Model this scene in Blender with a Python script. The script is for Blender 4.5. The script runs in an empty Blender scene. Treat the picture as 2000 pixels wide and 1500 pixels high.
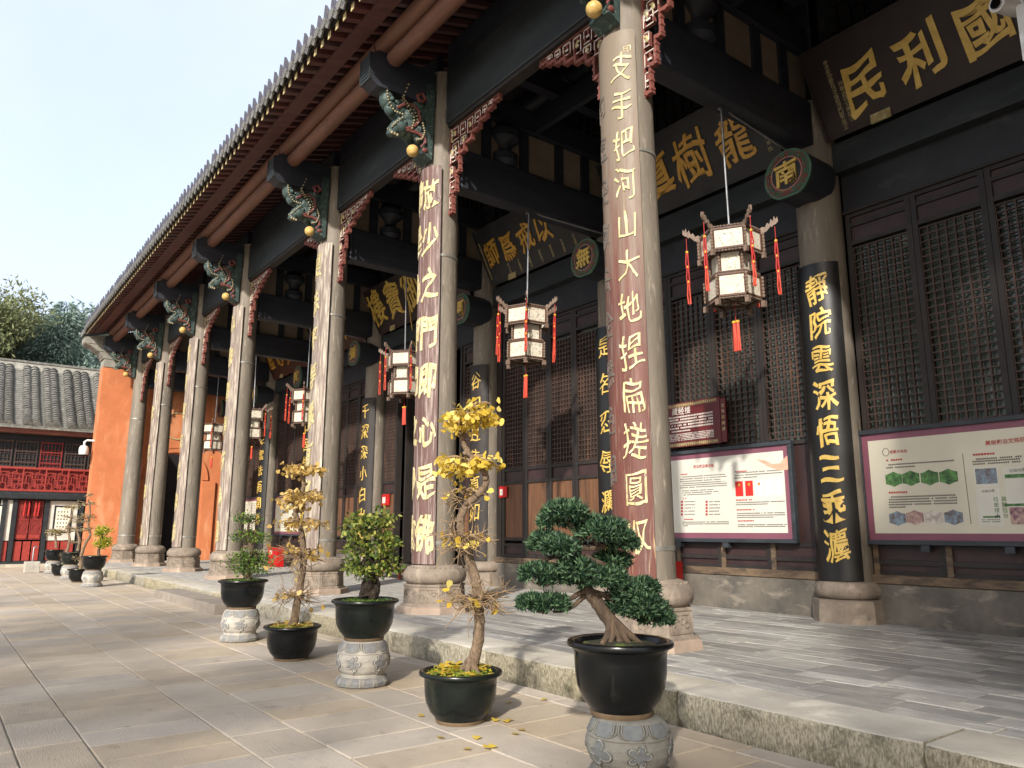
import bpy, bmesh, math, random
import numpy as np
from mathutils import Matrix, Vector
R_ = random.Random(7)
rng = np.random.default_rng(11)
sc = bpy.context.scene
COL = sc.collection
PI = math.pi
rad = math.radians

# ------------------------------------------------------------------ camera, sky, sun, exposure
yaw, pitch, roll = rad(53.033), rad(10.943), rad(0.135)
fwd = Vector((-math.sin(yaw)*math.cos(pitch), math.cos(yaw)*math.cos(pitch), math.sin(pitch)))
rgt = Vector((math.cos(yaw), math.sin(yaw), 0)); up = rgt.cross(fwd)
r2 = math.cos(roll)*rgt + math.sin(roll)*up; u2 = -math.sin(roll)*rgt + math.cos(roll)*up
cd = bpy.data.cameras.new('camera'); cam = bpy.data.objects.new('camera', cd); COL.objects.link(cam)
mw = Matrix.Identity(4)
for i in range(3):
    mw[i][0] = r2[i]; mw[i][1] = u2[i]; mw[i][2] = -fwd[i]
mw.translation = Vector((0, 0, 1.6)); cam.matrix_world = mw
cd.sensor_fit = 'HORIZONTAL'; cd.sensor_width = 36; cd.lens = 1492.5/2000*36; cd.clip_start = .05; cd.clip_end = 600
sc.camera = cam
SUN_EL = rad(29); SX, SY = 0.63, -0.777          # horizontal direction towards the sun (behind the camera)
W = bpy.data.worlds.new('World'); sc.world = W; W.use_nodes = True
nt = W.node_tree; bg = nt.nodes['Background']
sky = nt.nodes.new('ShaderNodeTexSky'); sky.sky_type = 'NISHITA'; sky.sun_disc = False
sky.sun_elevation = SUN_EL; sky.sun_rotation = math.atan2(SX, SY)
sky.air_density = 1.0; sky.dust_density = 6.0; sky.ozone_density = 1.0; sky.altitude = 450
# thin bright haze over the clear sky: a pale veil, slightly uneven
tc = nt.nodes.new('ShaderNodeTexCoord'); vn = nt.nodes.new('ShaderNodeTexNoise'); vn.inputs['Scale'].default_value = 2.2; vn.inputs['Detail'].default_value = 5
nt.links.new(tc.outputs['Generated'], vn.inputs[0]); vr = nt.nodes.new('ShaderNodeMapRange'); vr.inputs[1].default_value = .3; vr.inputs[2].default_value = .7; vr.inputs[3].default_value = .55; vr.inputs[4].default_value = .85
nt.links.new(vn.outputs['Fac'], vr.inputs[0]); vm = nt.nodes.new('ShaderNodeMix'); vm.data_type = 'RGBA'; vm.inputs[7].default_value = (2.5, 2.72, 3.2, 1)
nt.links.new(vr.outputs[0], vm.inputs[0]); nt.links.new(sky.outputs[0], vm.inputs[6]); nt.links.new(vm.outputs[2], bg.inputs[0]); bg.inputs[1].default_value = 0.15
sl = bpy.data.lights.new('sun', 'SUN'); sl.energy = 2.5; sl.angle = rad(1.5); sl.color = (1, .94, .86)
so = bpy.data.objects.new('sun', sl); COL.objects.link(so)
ld = Vector((-SX*math.cos(SUN_EL), -SY*math.cos(SUN_EL), -math.sin(SUN_EL)))
so.rotation_euler = ld.to_track_quat('-Z', 'Y').to_euler(); so.location = (20, -25, 30)
sc.view_settings.view_transform = 'Standard'; sc.view_settings.look = 'None'
sc.view_settings.exposure = 1.42; sc.view_settings.gamma = 1.0
sc.cycles.max_bounces = 8; sc.cycles.diffuse_bounces = 5; sc.cycles.use_denoising = True

# ------------------------------------------------------------------ materials
def rgb(h):
    h = h.lstrip('#'); v = [int(h[i:i+2], 16)/255 for i in (0, 2, 4)]
    return tuple(((c+.055)/1.055)**2.4 if c > .04045 else c/12.92 for c in v) + (1,)
def c4(c): return rgb(c) if isinstance(c, str) else (tuple(c)+(1,) if len(c) == 3 else c)
M = {}
def mat(name, c1, c2=None, sc3=(3, 3, 3), rough=.7, bump=.2, bsc=None, wear=None, wear2=None, vary=0., metal=0., spec=.4, lo=.35, hi=.68, bdist=.01, coat=0., zw=None):
    m = bpy.data.materials.new(name); m.use_nodes = True; M[name] = m
    n = m.node_tree.nodes; l = m.node_tree.links; b = n['Principled BSDF']
    geo = n.new('ShaderNodeNewGeometry'); oi = n.new('ShaderNodeObjectInfo')
    off = n.new('ShaderNodeVectorMath'); off.operation = 'ADD'
    sca = n.new('ShaderNodeVectorMath'); sca.operation = 'SCALE'; sca.inputs[3].default_value = 37. if vary else 0.
    cmb = n.new('ShaderNodeCombineXYZ')
    for i in range(3): l.new(oi.outputs['Random'], cmb.inputs[i])
    l.new(cmb.outputs[0], sca.inputs[0]); l.new(geo.outputs['Position'], off.inputs[0]); l.new(sca.outputs[0], off.inputs[1])
    def noise(s, det=6, ro=.6, dist=0.):
        mp = n.new('ShaderNodeMapping'); mp.inputs['Scale'].default_value = s
        l.new(off.outputs[0], mp.inputs[0]); t = n.new('ShaderNodeTexNoise')
        t.inputs['Scale'].default_value = 1; t.inputs['Detail'].default_value = det; t.inputs['Roughness'].default_value = ro
        t.inputs['Distortion'].default_value = dist
        l.new(mp.outputs[0], t.inputs[0]); return t.outputs['Fac']
    def ramp(src, a, bb):
        mr = n.new('ShaderNodeMapRange'); mr.inputs[1].default_value = a; mr.inputs[2].default_value = bb; mr.clamp = True
        l.new(src, mr.inputs[0]); return mr.outputs[0]
    def mix(f, a, bb):
        x = n.new('ShaderNodeMix'); x.data_type = 'RGBA'; l.new(f, x.inputs[0])
        for s_, k in ((a, 6), (bb, 7)):
            if isinstance(s_, tuple): x.inputs[k].default_value = s_
            else: l.new(s_, x.inputs[k])
        return x.outputs[2]
    c2 = c2 or c1
    col = mix(ramp(noise(sc3), lo, hi), c4(c1), c4(c2))
    wm = None
    for w in (wear, wear2):
        if w:
            wc, ws, a, bb = w
            wm = ramp(noise(ws, 8, .65, .3), a, bb); col = mix(wm, col, c4(wc))
    if zw:   # weathering that grows with height: (colour, z0, z1, noise scale)
        sx_ = n.new('ShaderNodeSeparateXYZ'); l.new(geo.outputs['Position'], sx_.inputs[0]); zr_ = ramp(sx_.outputs[2], zw[1], zw[2])
        ad = n.new('ShaderNodeMath'); ad.operation = 'ADD'; l.new(zr_, ad.inputs[0]); l.new(noise(zw[3], 8, .65), ad.inputs[1]); col = mix(ramp(ad.outputs[0], .75, 1.15), col, c4(zw[0]))
    if vary:
        hs = n.new('ShaderNodeHueSaturation'); l.new(col, hs.inputs['Color'])
        mr = n.new('ShaderNodeMapRange'); mr.inputs[3].default_value = 1-vary; mr.inputs[4].default_value = 1+vary
        l.new(oi.outputs['Random'], mr.inputs[0]); l.new(mr.outputs[0], hs.inputs['Value'])
        ms = n.new('ShaderNodeMath'); ms.operation = 'MULTIPLY'; ms.inputs[1].default_value = 7.31
        fr = n.new('ShaderNodeMath'); fr.operation = 'FRACT'; l.new(oi.outputs['Random'], ms.inputs[0]); l.new(ms.outputs[0], fr.inputs[0])
        m3 = n.new('ShaderNodeMapRange'); m3.inputs[3].default_value = .75; m3.inputs[4].default_value = 1.15
        l.new(fr.outputs[0], m3.inputs[0]); l.new(m3.outputs[0], hs.inputs['Saturation']); col = hs.outputs[0]
    l.new(col, b.inputs['Base Color'])
    b.inputs['Roughness'].default_value = rough; b.inputs['Metallic'].default_value = metal
    b.inputs['Specular IOR Level'].default_value = spec; b.inputs['Coat Weight'].default_value = coat
    if bump:
        bp = n.new('ShaderNodeBump'); bp.inputs['Strength'].default_value = bump; bp.inputs['Distance'].default_value = bdist
        l.new(noise(bsc or tuple(4*s for s in sc3), 8, .65), bp.inputs['Height']); l.new(bp.outputs[0], b.inputs['Normal'])
        rr = n.new('ShaderNodeMapRange'); rr.inputs[3].default_value = max(0.03, rough-.15); rr.inputs[4].default_value = min(1, rough+.15)
        l.new(noise((5, 5, 5)), rr.inputs[0]); l.new(rr.outputs[0], b.inputs['Roughness'])
    return m
def leafmat(name, ca, cb, cc=None, trans=.35, rough=.5):
    m = bpy.data.materials.new(name); m.use_nodes = True; M[name] = m
    n = m.node_tree.nodes; l = m.node_tree.links; b = n['Principled BSDF']
    g = n.new('ShaderNodeNewGeometry'); cr = n.new('ShaderNodeValToRGB')
    cr.color_ramp.elements[0].color = c4(ca); cr.color_ramp.elements[1].color = c4(cb)
    if cc: e = cr.color_ramp.elements.new(.5); e.color = c4(cc)
    l.new(g.outputs['Random Per Island'], cr.inputs[0]); l.new(cr.outputs[0], b.inputs['Base Color'])
    b.inputs['Roughness'].default_value = rough; b.inputs['Specular IOR Level'].default_value = .35
    tr = n.new('ShaderNodeBsdfTranslucent'); l.new(cr.outputs[0], tr.inputs[0])
    mx = n.new('ShaderNodeMixShader'); mx.inputs[0].default_value = trans
    l.new(b.outputs[0], mx.inputs[1]); l.new(tr.outputs[0], mx.inputs[2]); l.new(mx.outputs[0], n['Material Output'].inputs[0])
    return m
mat('slab', '#a99c88', '#9b8f7f', (1.0, 1.0, 1.0), .82, .6, (10, 90, 30), wear=('#b3a591', (.8, .8, .8), .5, .75), wear2=('#7f7568', (5, 5, 5), .6, .76), vary=.07, bdist=.01)
mat('joint', '#787263', '#575247', (5, 5, 5), .95, .4)
mat('kerb_side', '#b3aa92', '#7f7863', (60, 60, 22), .9, 1., (70, 70, 12), wear=('#57553f', (4, 4, 3.4), .54, .72), wear2=('#b8ae96', (3, 3, 5), .56, .7), vary=.08, bdist=.05, lo=.4, hi=.62)
mat('kerb_top', '#a8a294', '#938d80', (2, 2, 2), .85, .35, (20, 20, 20), wear=('#bdb6a6', (1.5, 1.5, 1.5), .55, .72), wear2=('#77736a', (4, 4, 4), .64, .8), vary=.06)
mat('brick', '#928f88', '#7a7874', (3, 8, 3), .85, .5, (12, 30, 12), wear=('#c2bcae', (2, 5, 2), .6, .7), wear2=('#565553', (3, 9, 3), .6, .76), vary=.28, bdist=.008)
mat('step_stone', '#8d8478', '#787066', (3, 3, 3), .85, .5, (24, 24, 24), wear=('#6a6258', (5, 5, 5), .6, .76))
mat('mortar', '#9c9484', '#7b766a', (4, 4, 4), .95, .3)
mat('column_paint', '#787064', '#625b51', (3, 3, .5), .65, .6, (22, 22, 4), wear=('#948c7e', (14, 14, 2.2), .56, .7), wear2=('#453e36', (9, 9, 1.3), .58, .74), bdist=.012)
mat('base_stone', '#84786b', '#6b6156', (4, 4, 4), .85, .7, (22, 22, 22), wear=('#a39484', (3, 3, 3), .55, .74), wear2=('#4a443d', (5, 5, 5), .6, .78), bdist=.015)
mat('base_stone_pink', '#988777', '#857567', (4, 4, 4), .85, .5, (20, 20, 20), wear=('#b0a292', (3, 3, 3), .55, .75), wear2=('#62574c', (5, 5, 5), .64, .78))
mat('red_lacquer', '#604640', '#503a35', (6, 6, .6), .6, .4, (40, 40, 3), wear=('#9a8c85', (28, 28, 1.2), .5, .68), wear2=('#c0b6a6', (18, 18, .9), .62, .74), bdist=.006)
mat('red_lacquer_new', '#64392f', '#54322b', (6, 6, .6), .55, .35, (40, 40, 3), wear=('#a8906f', (14, 14, 1.1), .6, .7), wear2=('#7d6c62', (30, 30, 1.2), .54, .72), bdist=.006, zw=('#746859', 2.0, 9.5, (14, 14, .8)))
mat('pale_lacquer', '#786b62', '#655951', (6, 6, .6), .6, .4, (40, 40, 3), wear=('#afa595', (20, 20, 1.4), .47, .66), wear2=('#5c473e', (30, 30, 3), .58, .72), bdist=.006)
mat('gold', '#c99a3c', '#b0822a', (8, 8, 8), .42, .3, (30, 30, 30), metal=.15, spec=.7)
mat('gold_worn', '#b3a676', '#93865a', (8, 8, 8), .6, .25, (30, 30, 30), wear=('#cfc6ac', (20, 20, 10), .54, .66), wear2=('#7d6c60', (34, 34, 9), .58, .66))
mat('gold_bright', '#d3b45e', '#bd9a40', (8, 8, 8), .36, .25, (30, 30, 30), metal=.15, spec=.7)
mat('gold_pale', '#c2b78e', '#a69966', (8, 8, 8), .6, .25, (30, 30, 30), wear=('#cfc6ae', (20, 20, 10), .54, .66), wear2=('#7a695c', (34, 34, 9), .58, .66))
mat('carve_dark', '#6b625a', '#4e4841', (6, 6, 6), .7, .1)
mat('black_lacquer', '#1c1c1b', '#121314', (4, 4, 1), .38, .12, (20, 20, 4), wear=('#34322f', (10, 10, 2), .6, .8), bdist=.003)
mat('dark_wood', '#2c2623', '#1d1a19', (5, 5, .8), .6, .3, (30, 30, 4), wear=('#463a32', (9, 9, 1.5), .62, .8), bdist=.004)
mat('dark_board', '#2a2b2f', '#202124', (2, 2, 2), .5, .2, (14, 14, 14), wear=('#424240', (2.5, 2.5, 2.5), .58, .78), bdist=.004)
mat('dark_beam', '#2e323a', '#22252b', (.6, 4, 4), .55, .2, (3, 20, 20), wear=('#3f444a', (1.2, 6, 6), .62, .8), bdist=.005)
mat('dark_beam_y', '#2f323a', '#22242a', (4, .6, 4), .55, .2, (20, 3, 20), wear=('#3f434b', (6, 1.2, 6), .62, .8), bdist=.005)
mat('green_beam', '#2d3234', '#1f2426', (.8, 3, 3), .55, .2, (4, 20, 20), wear=('#454a47', (1.2, 3, 3), .6, .8), bdist=.004)
mat('rust_wood', '#6f4d34', '#523726', (14, 14, .8), .62, .35, (40, 40, 3), wear=('#382a21', (10, 10, .9), .52, .7), wear2=('#93714d', (22, 22, 1), .62, .75), bdist=.004)
mat('brown_panel', '#3a2725', '#2a1e1e', (4, 4, 2), .5, .15, (20, 20, 8), wear=('#55443a', (8, 8, 4), .64, .8))
mat('worn_rail', '#6f5d48', '#493c31', (3, 12, 12), .7, .4, (12, 40, 40), wear=('#2f2823', (3, 9, 9), .5, .68), bdist=.005)
mat('lattice_wood', '#463730', '#352a26', (6, 6, 2), .6, .2, wear=('#5f4436', (5, 5, 1.2), .55, .72))
mat('behind_lattice', '#566058', '#3d453f', (1.2, 1.2, 1.2), .22, .08, spec=.6, wear=('#7d837b', (1.5, 1.5, 2), .6, .7))
mat('dado_stone', '#6a645a', '#4b4843', (2, 2, 2), .75, .35, (16, 16, 16), wear=('#93887a', (2, 2, 4), .55, .75), wear2=('#a87a50', (24, 24, 2.2), .7, .76), bdist=.006)
mat('red_log', '#75503f', '#5d4036', (.6, 5, 5), .6, .2, (4, 24, 24), wear=('#8d6a58', (1.2, 6, 6), .6, .8))
mat('red_rafter', '#5e3a37', '#4a2f2d', (5, 1.2, 5), .6, .2, (24, 6, 24), vary=.1)
mat('deck', '#2f2829', '#221d1f', (4, 1, 4), .8, .2)
mat('rafter_tip', '#c9b98a', '#8f8054', (38, 38, 38), .6, .1, lo=.45, hi=.55)
mat('tile', '#6e6d68', '#54544f', (4, 4, 4), .85, .5, (20, 20, 20), wear=('#8f8d80', (5, 5, 5), .52, .72), wear2=('#3c3d37', (6, 6, 6), .62, .78), vary=.15, bdist=.01)
mat('tile_spike', '#4f4e5a', '#3f3e47', (14, 14, 14), .8, .5, (40, 40, 40), wear=('#8d8470', (18, 18, 18), .62, .7), vary=.1)
mat('tile_edge', '#6b6a66', '#53524f', (8, 8, 8), .85, .4, (30, 30, 30), vary=.14)
mat('fret_red', '#7d4a41', '#683b34', (8, 8, 8), .65, .2, (30, 30, 30), wear=('#4a2c28', (12, 12, 12), .62, .75))
mat('white_paint', '#cfcac0', '#aaa59c', (10, 10, 10), .65, .1)
mat('lion_green', '#3a4c48', '#2a3836', (10, 10, 10), .65, .6, (36, 36, 36), wear=('#6d7a74', (12, 12, 12), .54, .7), bdist=.015)
mat('lion_bead', '#93876a', '#6f6446', (20, 20, 20), .5, .1)
mat('ribbon_red', '#74403a', '#5c322d', (20, 20, 20), .6, .1)
mat('ball_cream', '#c4a868', '#a88646', (12, 12, 12), .55, .2, wear=('#6a5330', (28, 28, 28), .64, .7))
mat('cream_panel', '#8a7d6b', '#75695a', (2, 2, 2), .85, .15)
mat('orange_plaster', '#b97048', '#a9653f', (1.5, 1.5, 1.5), .85, .3, (14, 14, 14), wear=('#c48a64', (1.6, 1.6, .6), .52, .72), wear2=('#8a5a3e', (5, 5, .9), .62, .78), bdist=.006)
mat('grey_corbel', '#8e8a80', '#74716a', (3, 3, 3), .85, .3, (16, 16, 16), wear=('#a5a093', (4, 4, 2), .55, .75))
mat('pink_fascia', '#9c6a60', '#7f5048', (2, 2, 6), .75, .2)
mat('rail_red', '#96362d', '#7f2c25', (8, 8, 8), .55, .1)
mat('door_red', '#7d2723', '#63201e', (6, 6, 2), .55, .15)
mat('side_dark', '#23282c', '#181b1e', (3, 3, 3), .6, .15)
mat('side_white', '#c9c4b8', '#b2ada2', (3, 3, 3), .8, .1)
mat('paper', '#d8d2c2', '#c4bca8', (6, 6, 6), .7, .05)
mat('plaster_ridge', '#a6a49a', '#7f7d75', (3, 3, 8), .85, .4, (16, 16, 16), wear=('#55544e', (4, 4, 9), .58, .75))
mat('glaze_black', '#0d1113', '#080a0c', (3, 3, 3), .24, .25, (18, 18, 18), spec=.35, bdist=.004, wear=('#2b2d28', (7, 7, 1.6), .6, .82), wear2=('#55534a', (60, 60, 60), .7, .74))
mat('glaze_green', '#131a16', '#0b1012', (3, 3, 3), .27, .25, (18, 18, 18), spec=.35, bdist=.004, wear=('#34362a', (7, 7, 1.6), .58, .82), wear2=('#5c5a4c', (60, 60, 60), .69, .73))
mat('foot_clay', '#6e5b45', '#54452f', (8, 8, 8), .8, .2)
mat('soil_moss', '#5f7a2a', '#3f5220', (14, 14, 14), .95, .9, (60, 60, 60), wear=('#8f9a3a', (20, 20, 20), .55, .7), wear2=('#5a4630', (12, 12, 12), .62, .74), bdist=.03)
mat('soil_dark', '#3a3a26', '#2b2a20', (14, 14, 14), .95, .8, (60, 60, 60), wear=('#65752c', (10, 10, 10), .55, .66), bdist=.03)
mat('bark', '#8a7660', '#6d5b48', (26, 26, 9), .9, 1., (60, 60, 26), wear=('#4b3e30', (30, 30, 12), .54, .68), bdist=.04)
mat('bark_dark', '#5c4c3c', '#40342a', (26, 26, 7), .9, .9, (60, 60, 16), wear=('#7d6a52', (24, 24, 6), .58, .72), bdist=.02)
mat('bark_black', '#33291f', '#231c17', (26, 26, 12), .9, 1., (60, 60, 26), wear=('#5a4a38', (24, 24, 12), .6, .72), bdist=.03)
mat('twig', '#8d7658', '#6e5a42', (20, 20, 20), .85, .2)
leafmat('needle', '#13241b', '#64805a', '#28432e', .25)  # brightest needle tone raised to paint in the highlights of lit tips
leafmat('ginkgo', '#c2a032', '#e0cf7a', '#d6ba4a', .4)
leafmat('ginkgo_dry', '#b0904c', '#d9c07e', '#c2a35c', .35)
leafmat('shrub_leaf', '#33491f', '#b5b25c', '#6a7f35', .35)
leafmat('small_leaf', '#32501f', '#7c8f36', '#4b6b2a', .35)
leafmat('gold_green', '#5f7a22', '#c9b53a', '#8f9a2e', .35)
leafmat('bare_bud', '#8a7c4c', '#c2b480', '#a59a68', .3)
leafmat('tree_a_hazed', '#5c6644', '#93946a', '#757c54', .3)  # far foliage paled and greyed: distance haze is put into the leaf colour
leafmat('tree_b_hazed', '#566a5c', '#8fa094', '#708376', .3)  # lightened likewise, the colour stands in for hazy air
leafmat('tree_c', '#2c4420', '#5c7a35', '#3f5c2a', .3)
mat('lantern_wood', '#5a3d2e', '#42302a', (14, 14, 14), .6, .3, (40, 40, 40), wear=('#8a7460', (22, 22, 22), .6, .74))
mat('lantern_fret', '#7a685a', '#5a4a40', (24, 24, 24), .65, .3, (50, 50, 50))
mat('lantern_paper', '#c6c0b0', '#b8b09d', (9, 9, 9), .7, .05, wear=('#5f6c62', (26, 26, 34), .57, .6), wear2=('#9a6a64', (17, 17, 17), .62, .65))
mat('tassel_red', '#a8231b', '#8c1a16', (30, 30, 4), .7, .2)
mat('tassel_orange', '#bf4630', '#a83424', (30, 30, 4), .7, .2)
mat('tassel_yellow', '#c9a02c', '#b08a20', (10, 10, 10), .5, .1)
mat('steel', '#8f9296', '#77797c', (6, 6, 6), .4, .1, metal=.7)
mat('tin_band', '#a9a79f', '#85837b', (10, 10, 10), .35, .1, metal=.6)
mat('board_frame', '#33383d', '#24282c', (3, 12, 12), .5, .25, (12, 40, 40), wear=('#6d6f6e', (4, 20, 20), .64, .8))
mat('board_border', '#7a4a58', '#704452', (2, 2, 2), .45, .05)
mat('board_cream', '#c4bfac', '#bdb7a4', (1, 1, 1), .4, .03)
mat('board_white', '#c6c5ba', '#bebbae', (1, 1, 1), .4, .03)
mat('print_red', '#9c2c28'); mat('print_dark', '#55504a'); mat('print_grey', '#8a8680'); mat('print_green', '#5c8a4a', '#1f3a22', (14, 14, 14), .5, 0)
mat('print_photo', '#7a8f9c', '#5c4640', (16, 16, 16), .5, 0); mat('print_photo_c', '#c9c0b6', '#8a8078', (14, 14, 14), .5, 0); mat('print_photo_b', '#b8a090', '#6a3a50', (18, 18, 18), .5, 0); mat('book_red', '#b8241e'); mat('book_pale', '#c9cfd0')
mat('swoosh', '#e0a890', '#d08a74', (3, 3, 20), .5, 0)
mat('sign_red', '#5c1c1c', '#4c1718', (2, 2, 2), .4, .05)
mat('box_red', '#b01a1a', '#961616', (3, 3, 3), .35, .05)
mat('bench_red', '#8a3a22', '#6b2c1c', (2, 8, 8), .5, .2)
mat('cctv_white', '#d6d6d2', '#c6c6c2', (5, 5, 5), .35, .05); mat('cctv_black', '#0d0e10', None, (5, 5, 5), .1, 0)
mat('disc_ring', '#2f5a48', '#6a3a34', (14, 14, 14), .55, .5, (30, 30, 30), lo=.45, hi=.55, wear=('#a98a4a', (18, 18, 18), .6, .68))
mat('disc_rim', '#4a6a56', '#3a5546', (8, 8, 8), .55, .1); mat('disc_pink', '#a8746a'); 
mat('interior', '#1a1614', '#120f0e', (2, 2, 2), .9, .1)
mat('plaque_brown', '#2a1f20', '#221a1b', (3, 3, 3), .45, .1); mat('plaque_red', '#40221d', '#331c19', (3, 3, 3), .45, .1)
mat('earth', '#6c6456', '#5a5348', (.6, .6, .6), .95, .2)

# ------------------------------------------------------------------ mesh helpers
class MB:
    def __init__(s): s.v = []; s.f = []; s.m = []
    def add(s, v, f, mi=0):
        o = len(s.v); s.v += [tuple(p) for p in v]; s.f += [tuple(i+o for i in q) for q in f]; s.m += [mi]*len(f); return s
    def box(s, x0, x1, y0, y1, z0, z1, mi=0):
        v = [(x, y, z) for x in (x0, x1) for y in (y0, y1) for z in (z0, z1)]
        return s.add(v, [(0, 1, 3, 2), (4, 6, 7, 5), (0, 4, 5, 1), (2, 3, 7, 6), (0, 2, 6, 4), (1, 5, 7, 3)], mi)
    def obox(s, c, ax, ay, az, mi=0):
        c = Vector(c); ax = Vector(ax); ay = Vector(ay); az = Vector(az)
        v = [c+i*ax+j*ay+k*az for i in (-1, 1) for j in (-1, 1) for k in (-1, 1)]
        f = [(0, 1, 3, 2), (4, 6, 7, 5), (0, 4, 5, 1), (2, 3, 7, 6), (0, 2, 6, 4), (1, 5, 7, 3)]
        return s.add(v, f, mi)
    def bar(s, a, b, w, h, upv=(0, 0, 1), mi=0):
        a = Vector(a); b = Vector(b); d = b-a; L = d.length; d /= L; upv = Vector(upv)
        sd = d.cross(upv)
        if sd.length < 1e-4: sd = d.cross(Vector((1, 0, 0)))
        sd.normalize(); u = sd.cross(d)
        return s.obox((a+b)/2, d*L/2, sd*w/2, u*h/2, mi)
    def lathe(s, prof, n=24, c=(0, 0, 0), a0=0, cap=True, mi=0):
        v = []; f = []
        for (r, z) in prof:
            for i in range(n):
                t = a0+2*PI*i/n; v.append((c[0]+r*math.cos(t), c[1]+r*math.sin(t), c[2]+z))
        for j in range(len(prof)-1):
            for i in range(n):
                k = (i+1) % n; f.append((j*n+i, j*n+k, (j+1)*n+k, (j+1)*n+i))
        if cap:
            f.append(tuple(range(n-1, -1, -1))); f.append(tuple(range((len(prof)-1)*n, len(prof)*n)))
        return s.add(v, f, mi)
    def tube(s, path, rr, n=8, mi=0, cap=True):
        P = [Vector(p) for p in path]; v = []; f = []
        if not isinstance(rr, (list, tuple)): rr = [rr]*len(P)
        prev = None
        for i, p in enumerate(P):
            d = (P[min(i+1, len(P)-1)]-P[max(i-1, 0)])
            if d.length < 1e-9: d = Vector((0, 0, 1))
            d.normalize()
            if prev is None:
                a = d.cross(Vector((0, 0, 1)));
                if a.length < .1: a = d.cross(Vector((1, 0, 0)))
            else: a = prev-d*prev.dot(d)
            a.normalize(); prev = a; b = d.cross(a)
            for k in range(n):
                t = 2*PI*k/n; v.append(p+rr[i]*(math.cos(t)*a+math.sin(t)*b))
        for j in range(len(P)-1):
            for i in range(n):
                k = (i+1) % n; f.append((j*n+i, j*n+k, (j+1)*n+k, (j+1)*n+i))
        if cap: f.append(tuple(range(n-1, -1, -1))); f.append(tuple(range((len(P)-1)*n, len(P)*n)))
        return s.add(v, f, mi)
    def ball(s, c, r, n=10, m=7, mi=0):
        if not isinstance(r, (list, tuple)): r = (r, r, r)
        v = [(c[0], c[1], c[2]-r[2])]; f = []
        for j in range(1, m):
            ph = -PI/2+PI*j/m
            for i in range(n):
                t = 2*PI*i/n; v.append((c[0]+r[0]*math.cos(ph)*math.cos(t), c[1]+r[1]*math.cos(ph)*math.sin(t), c[2]+r[2]*math.sin(ph)))
        v.append((c[0], c[1], c[2]+r[2])); L = len(v)-1
        for i in range(n):
            k = (i+1) % n; f.append((0, 1+k, 1+i)); f.append((L, L-n+i, L-n+k))
            for j in range(m-2): f.append((1+j*n+i, 1+j*n+k, 1+(j+1)*n+k, 1+(j+1)*n+i))
        return s.add(v, f, mi)
    def prism(s, poly, o, eu, ev, ew, mi=0):
        """poly in (u,v), from o, extruded by vector ew"""
        o = Vector(o); eu = Vector(eu); ev = Vector(ev); ew = Vector(ew); n = len(poly)
        v = [o+p[0]*eu+p[1]*ev for p in poly]+[o+p[0]*eu+p[1]*ev+ew for p in poly]
        f = [tuple(range(n-1, -1, -1)), tuple(range(n, 2*n))]+[(i, (i+1) % n, n+(i+1) % n, n+i) for i in range(n)]
        return s.add(v, f, mi)
    def mesh(s, name, mats, smooth=False):
        me = bpy.data.meshes.new(name); me.from_pydata(s.v, [], s.f)
        if not isinstance(mats, (list, tuple)): mats = [mats]
        for m in mats: me.materials.append(M[m])
        if any(s.m): me.polygons.foreach_set('material_index', s.m)
        if smooth: me.polygons.foreach_set('use_smooth', [True]*len(s.f)); 
        me.update()
        if smooth: me.set_sharp_from_angle(angle=rad(42))
        return me
    def build(s, name, mats, parent=None, smooth=False, bevel=0):
        return inst(name, s.mesh(name, mats, smooth), parent, bevel=bevel)
WORLDP = {}
def place(name, label, cat, loc, group=None):
    # a thing whose parts are modelled in world coordinates, with its origin at loc
    o = thing(name, label, cat, loc, 0, group); WORLDP[o.name] = Matrix.Translation(-Vector(loc)); return o
def inst(name, me, parent=None, loc=None, rz=0, scale=None, bevel=0):
    o = bpy.data.objects.new(name, me); COL.objects.link(o)
    if parent is not None:
        o.parent = parent
        if parent.name in WORLDP: o.matrix_parent_inverse = WORLDP[parent.name]
    if loc is not None: o.location = loc
    if rz: o.rotation_euler = (0, 0, rz)
    if scale: o.scale = scale
    if bevel:
        b = o.modifiers.new('edge', 'BEVEL'); b.width = bevel; b.segments = 2; b.limit_method = 'ANGLE'
    return o
def thing(name, label, cat, loc=(0, 0, 0), rz=0, group=None):
    o = bpy.data.objects.new(name, None); COL.objects.link(o); o.location = loc; o.rotation_euler = (0, 0, rz)
    o.empty_display_size = .1; return tag(o, label, cat, group)
def tag(o, label, cat, group=None, kind=None):
    o['label'] = label
    if cat: o['category'] = cat
    if group: o['group'] = group
    if kind: o['kind'] = kind
    return o
def struct(o, label):
    o['kind'] = 'structure'; o['label'] = label; return o
def stuff(o): o['kind'] = 'stuff'; return o
def copy_tree(o, parent=None):
    c = o.copy(); COL.objects.link(c)
    if parent is not None: c.parent = parent
    for ch in o.children: copy_tree(ch, c)
    return c
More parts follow.
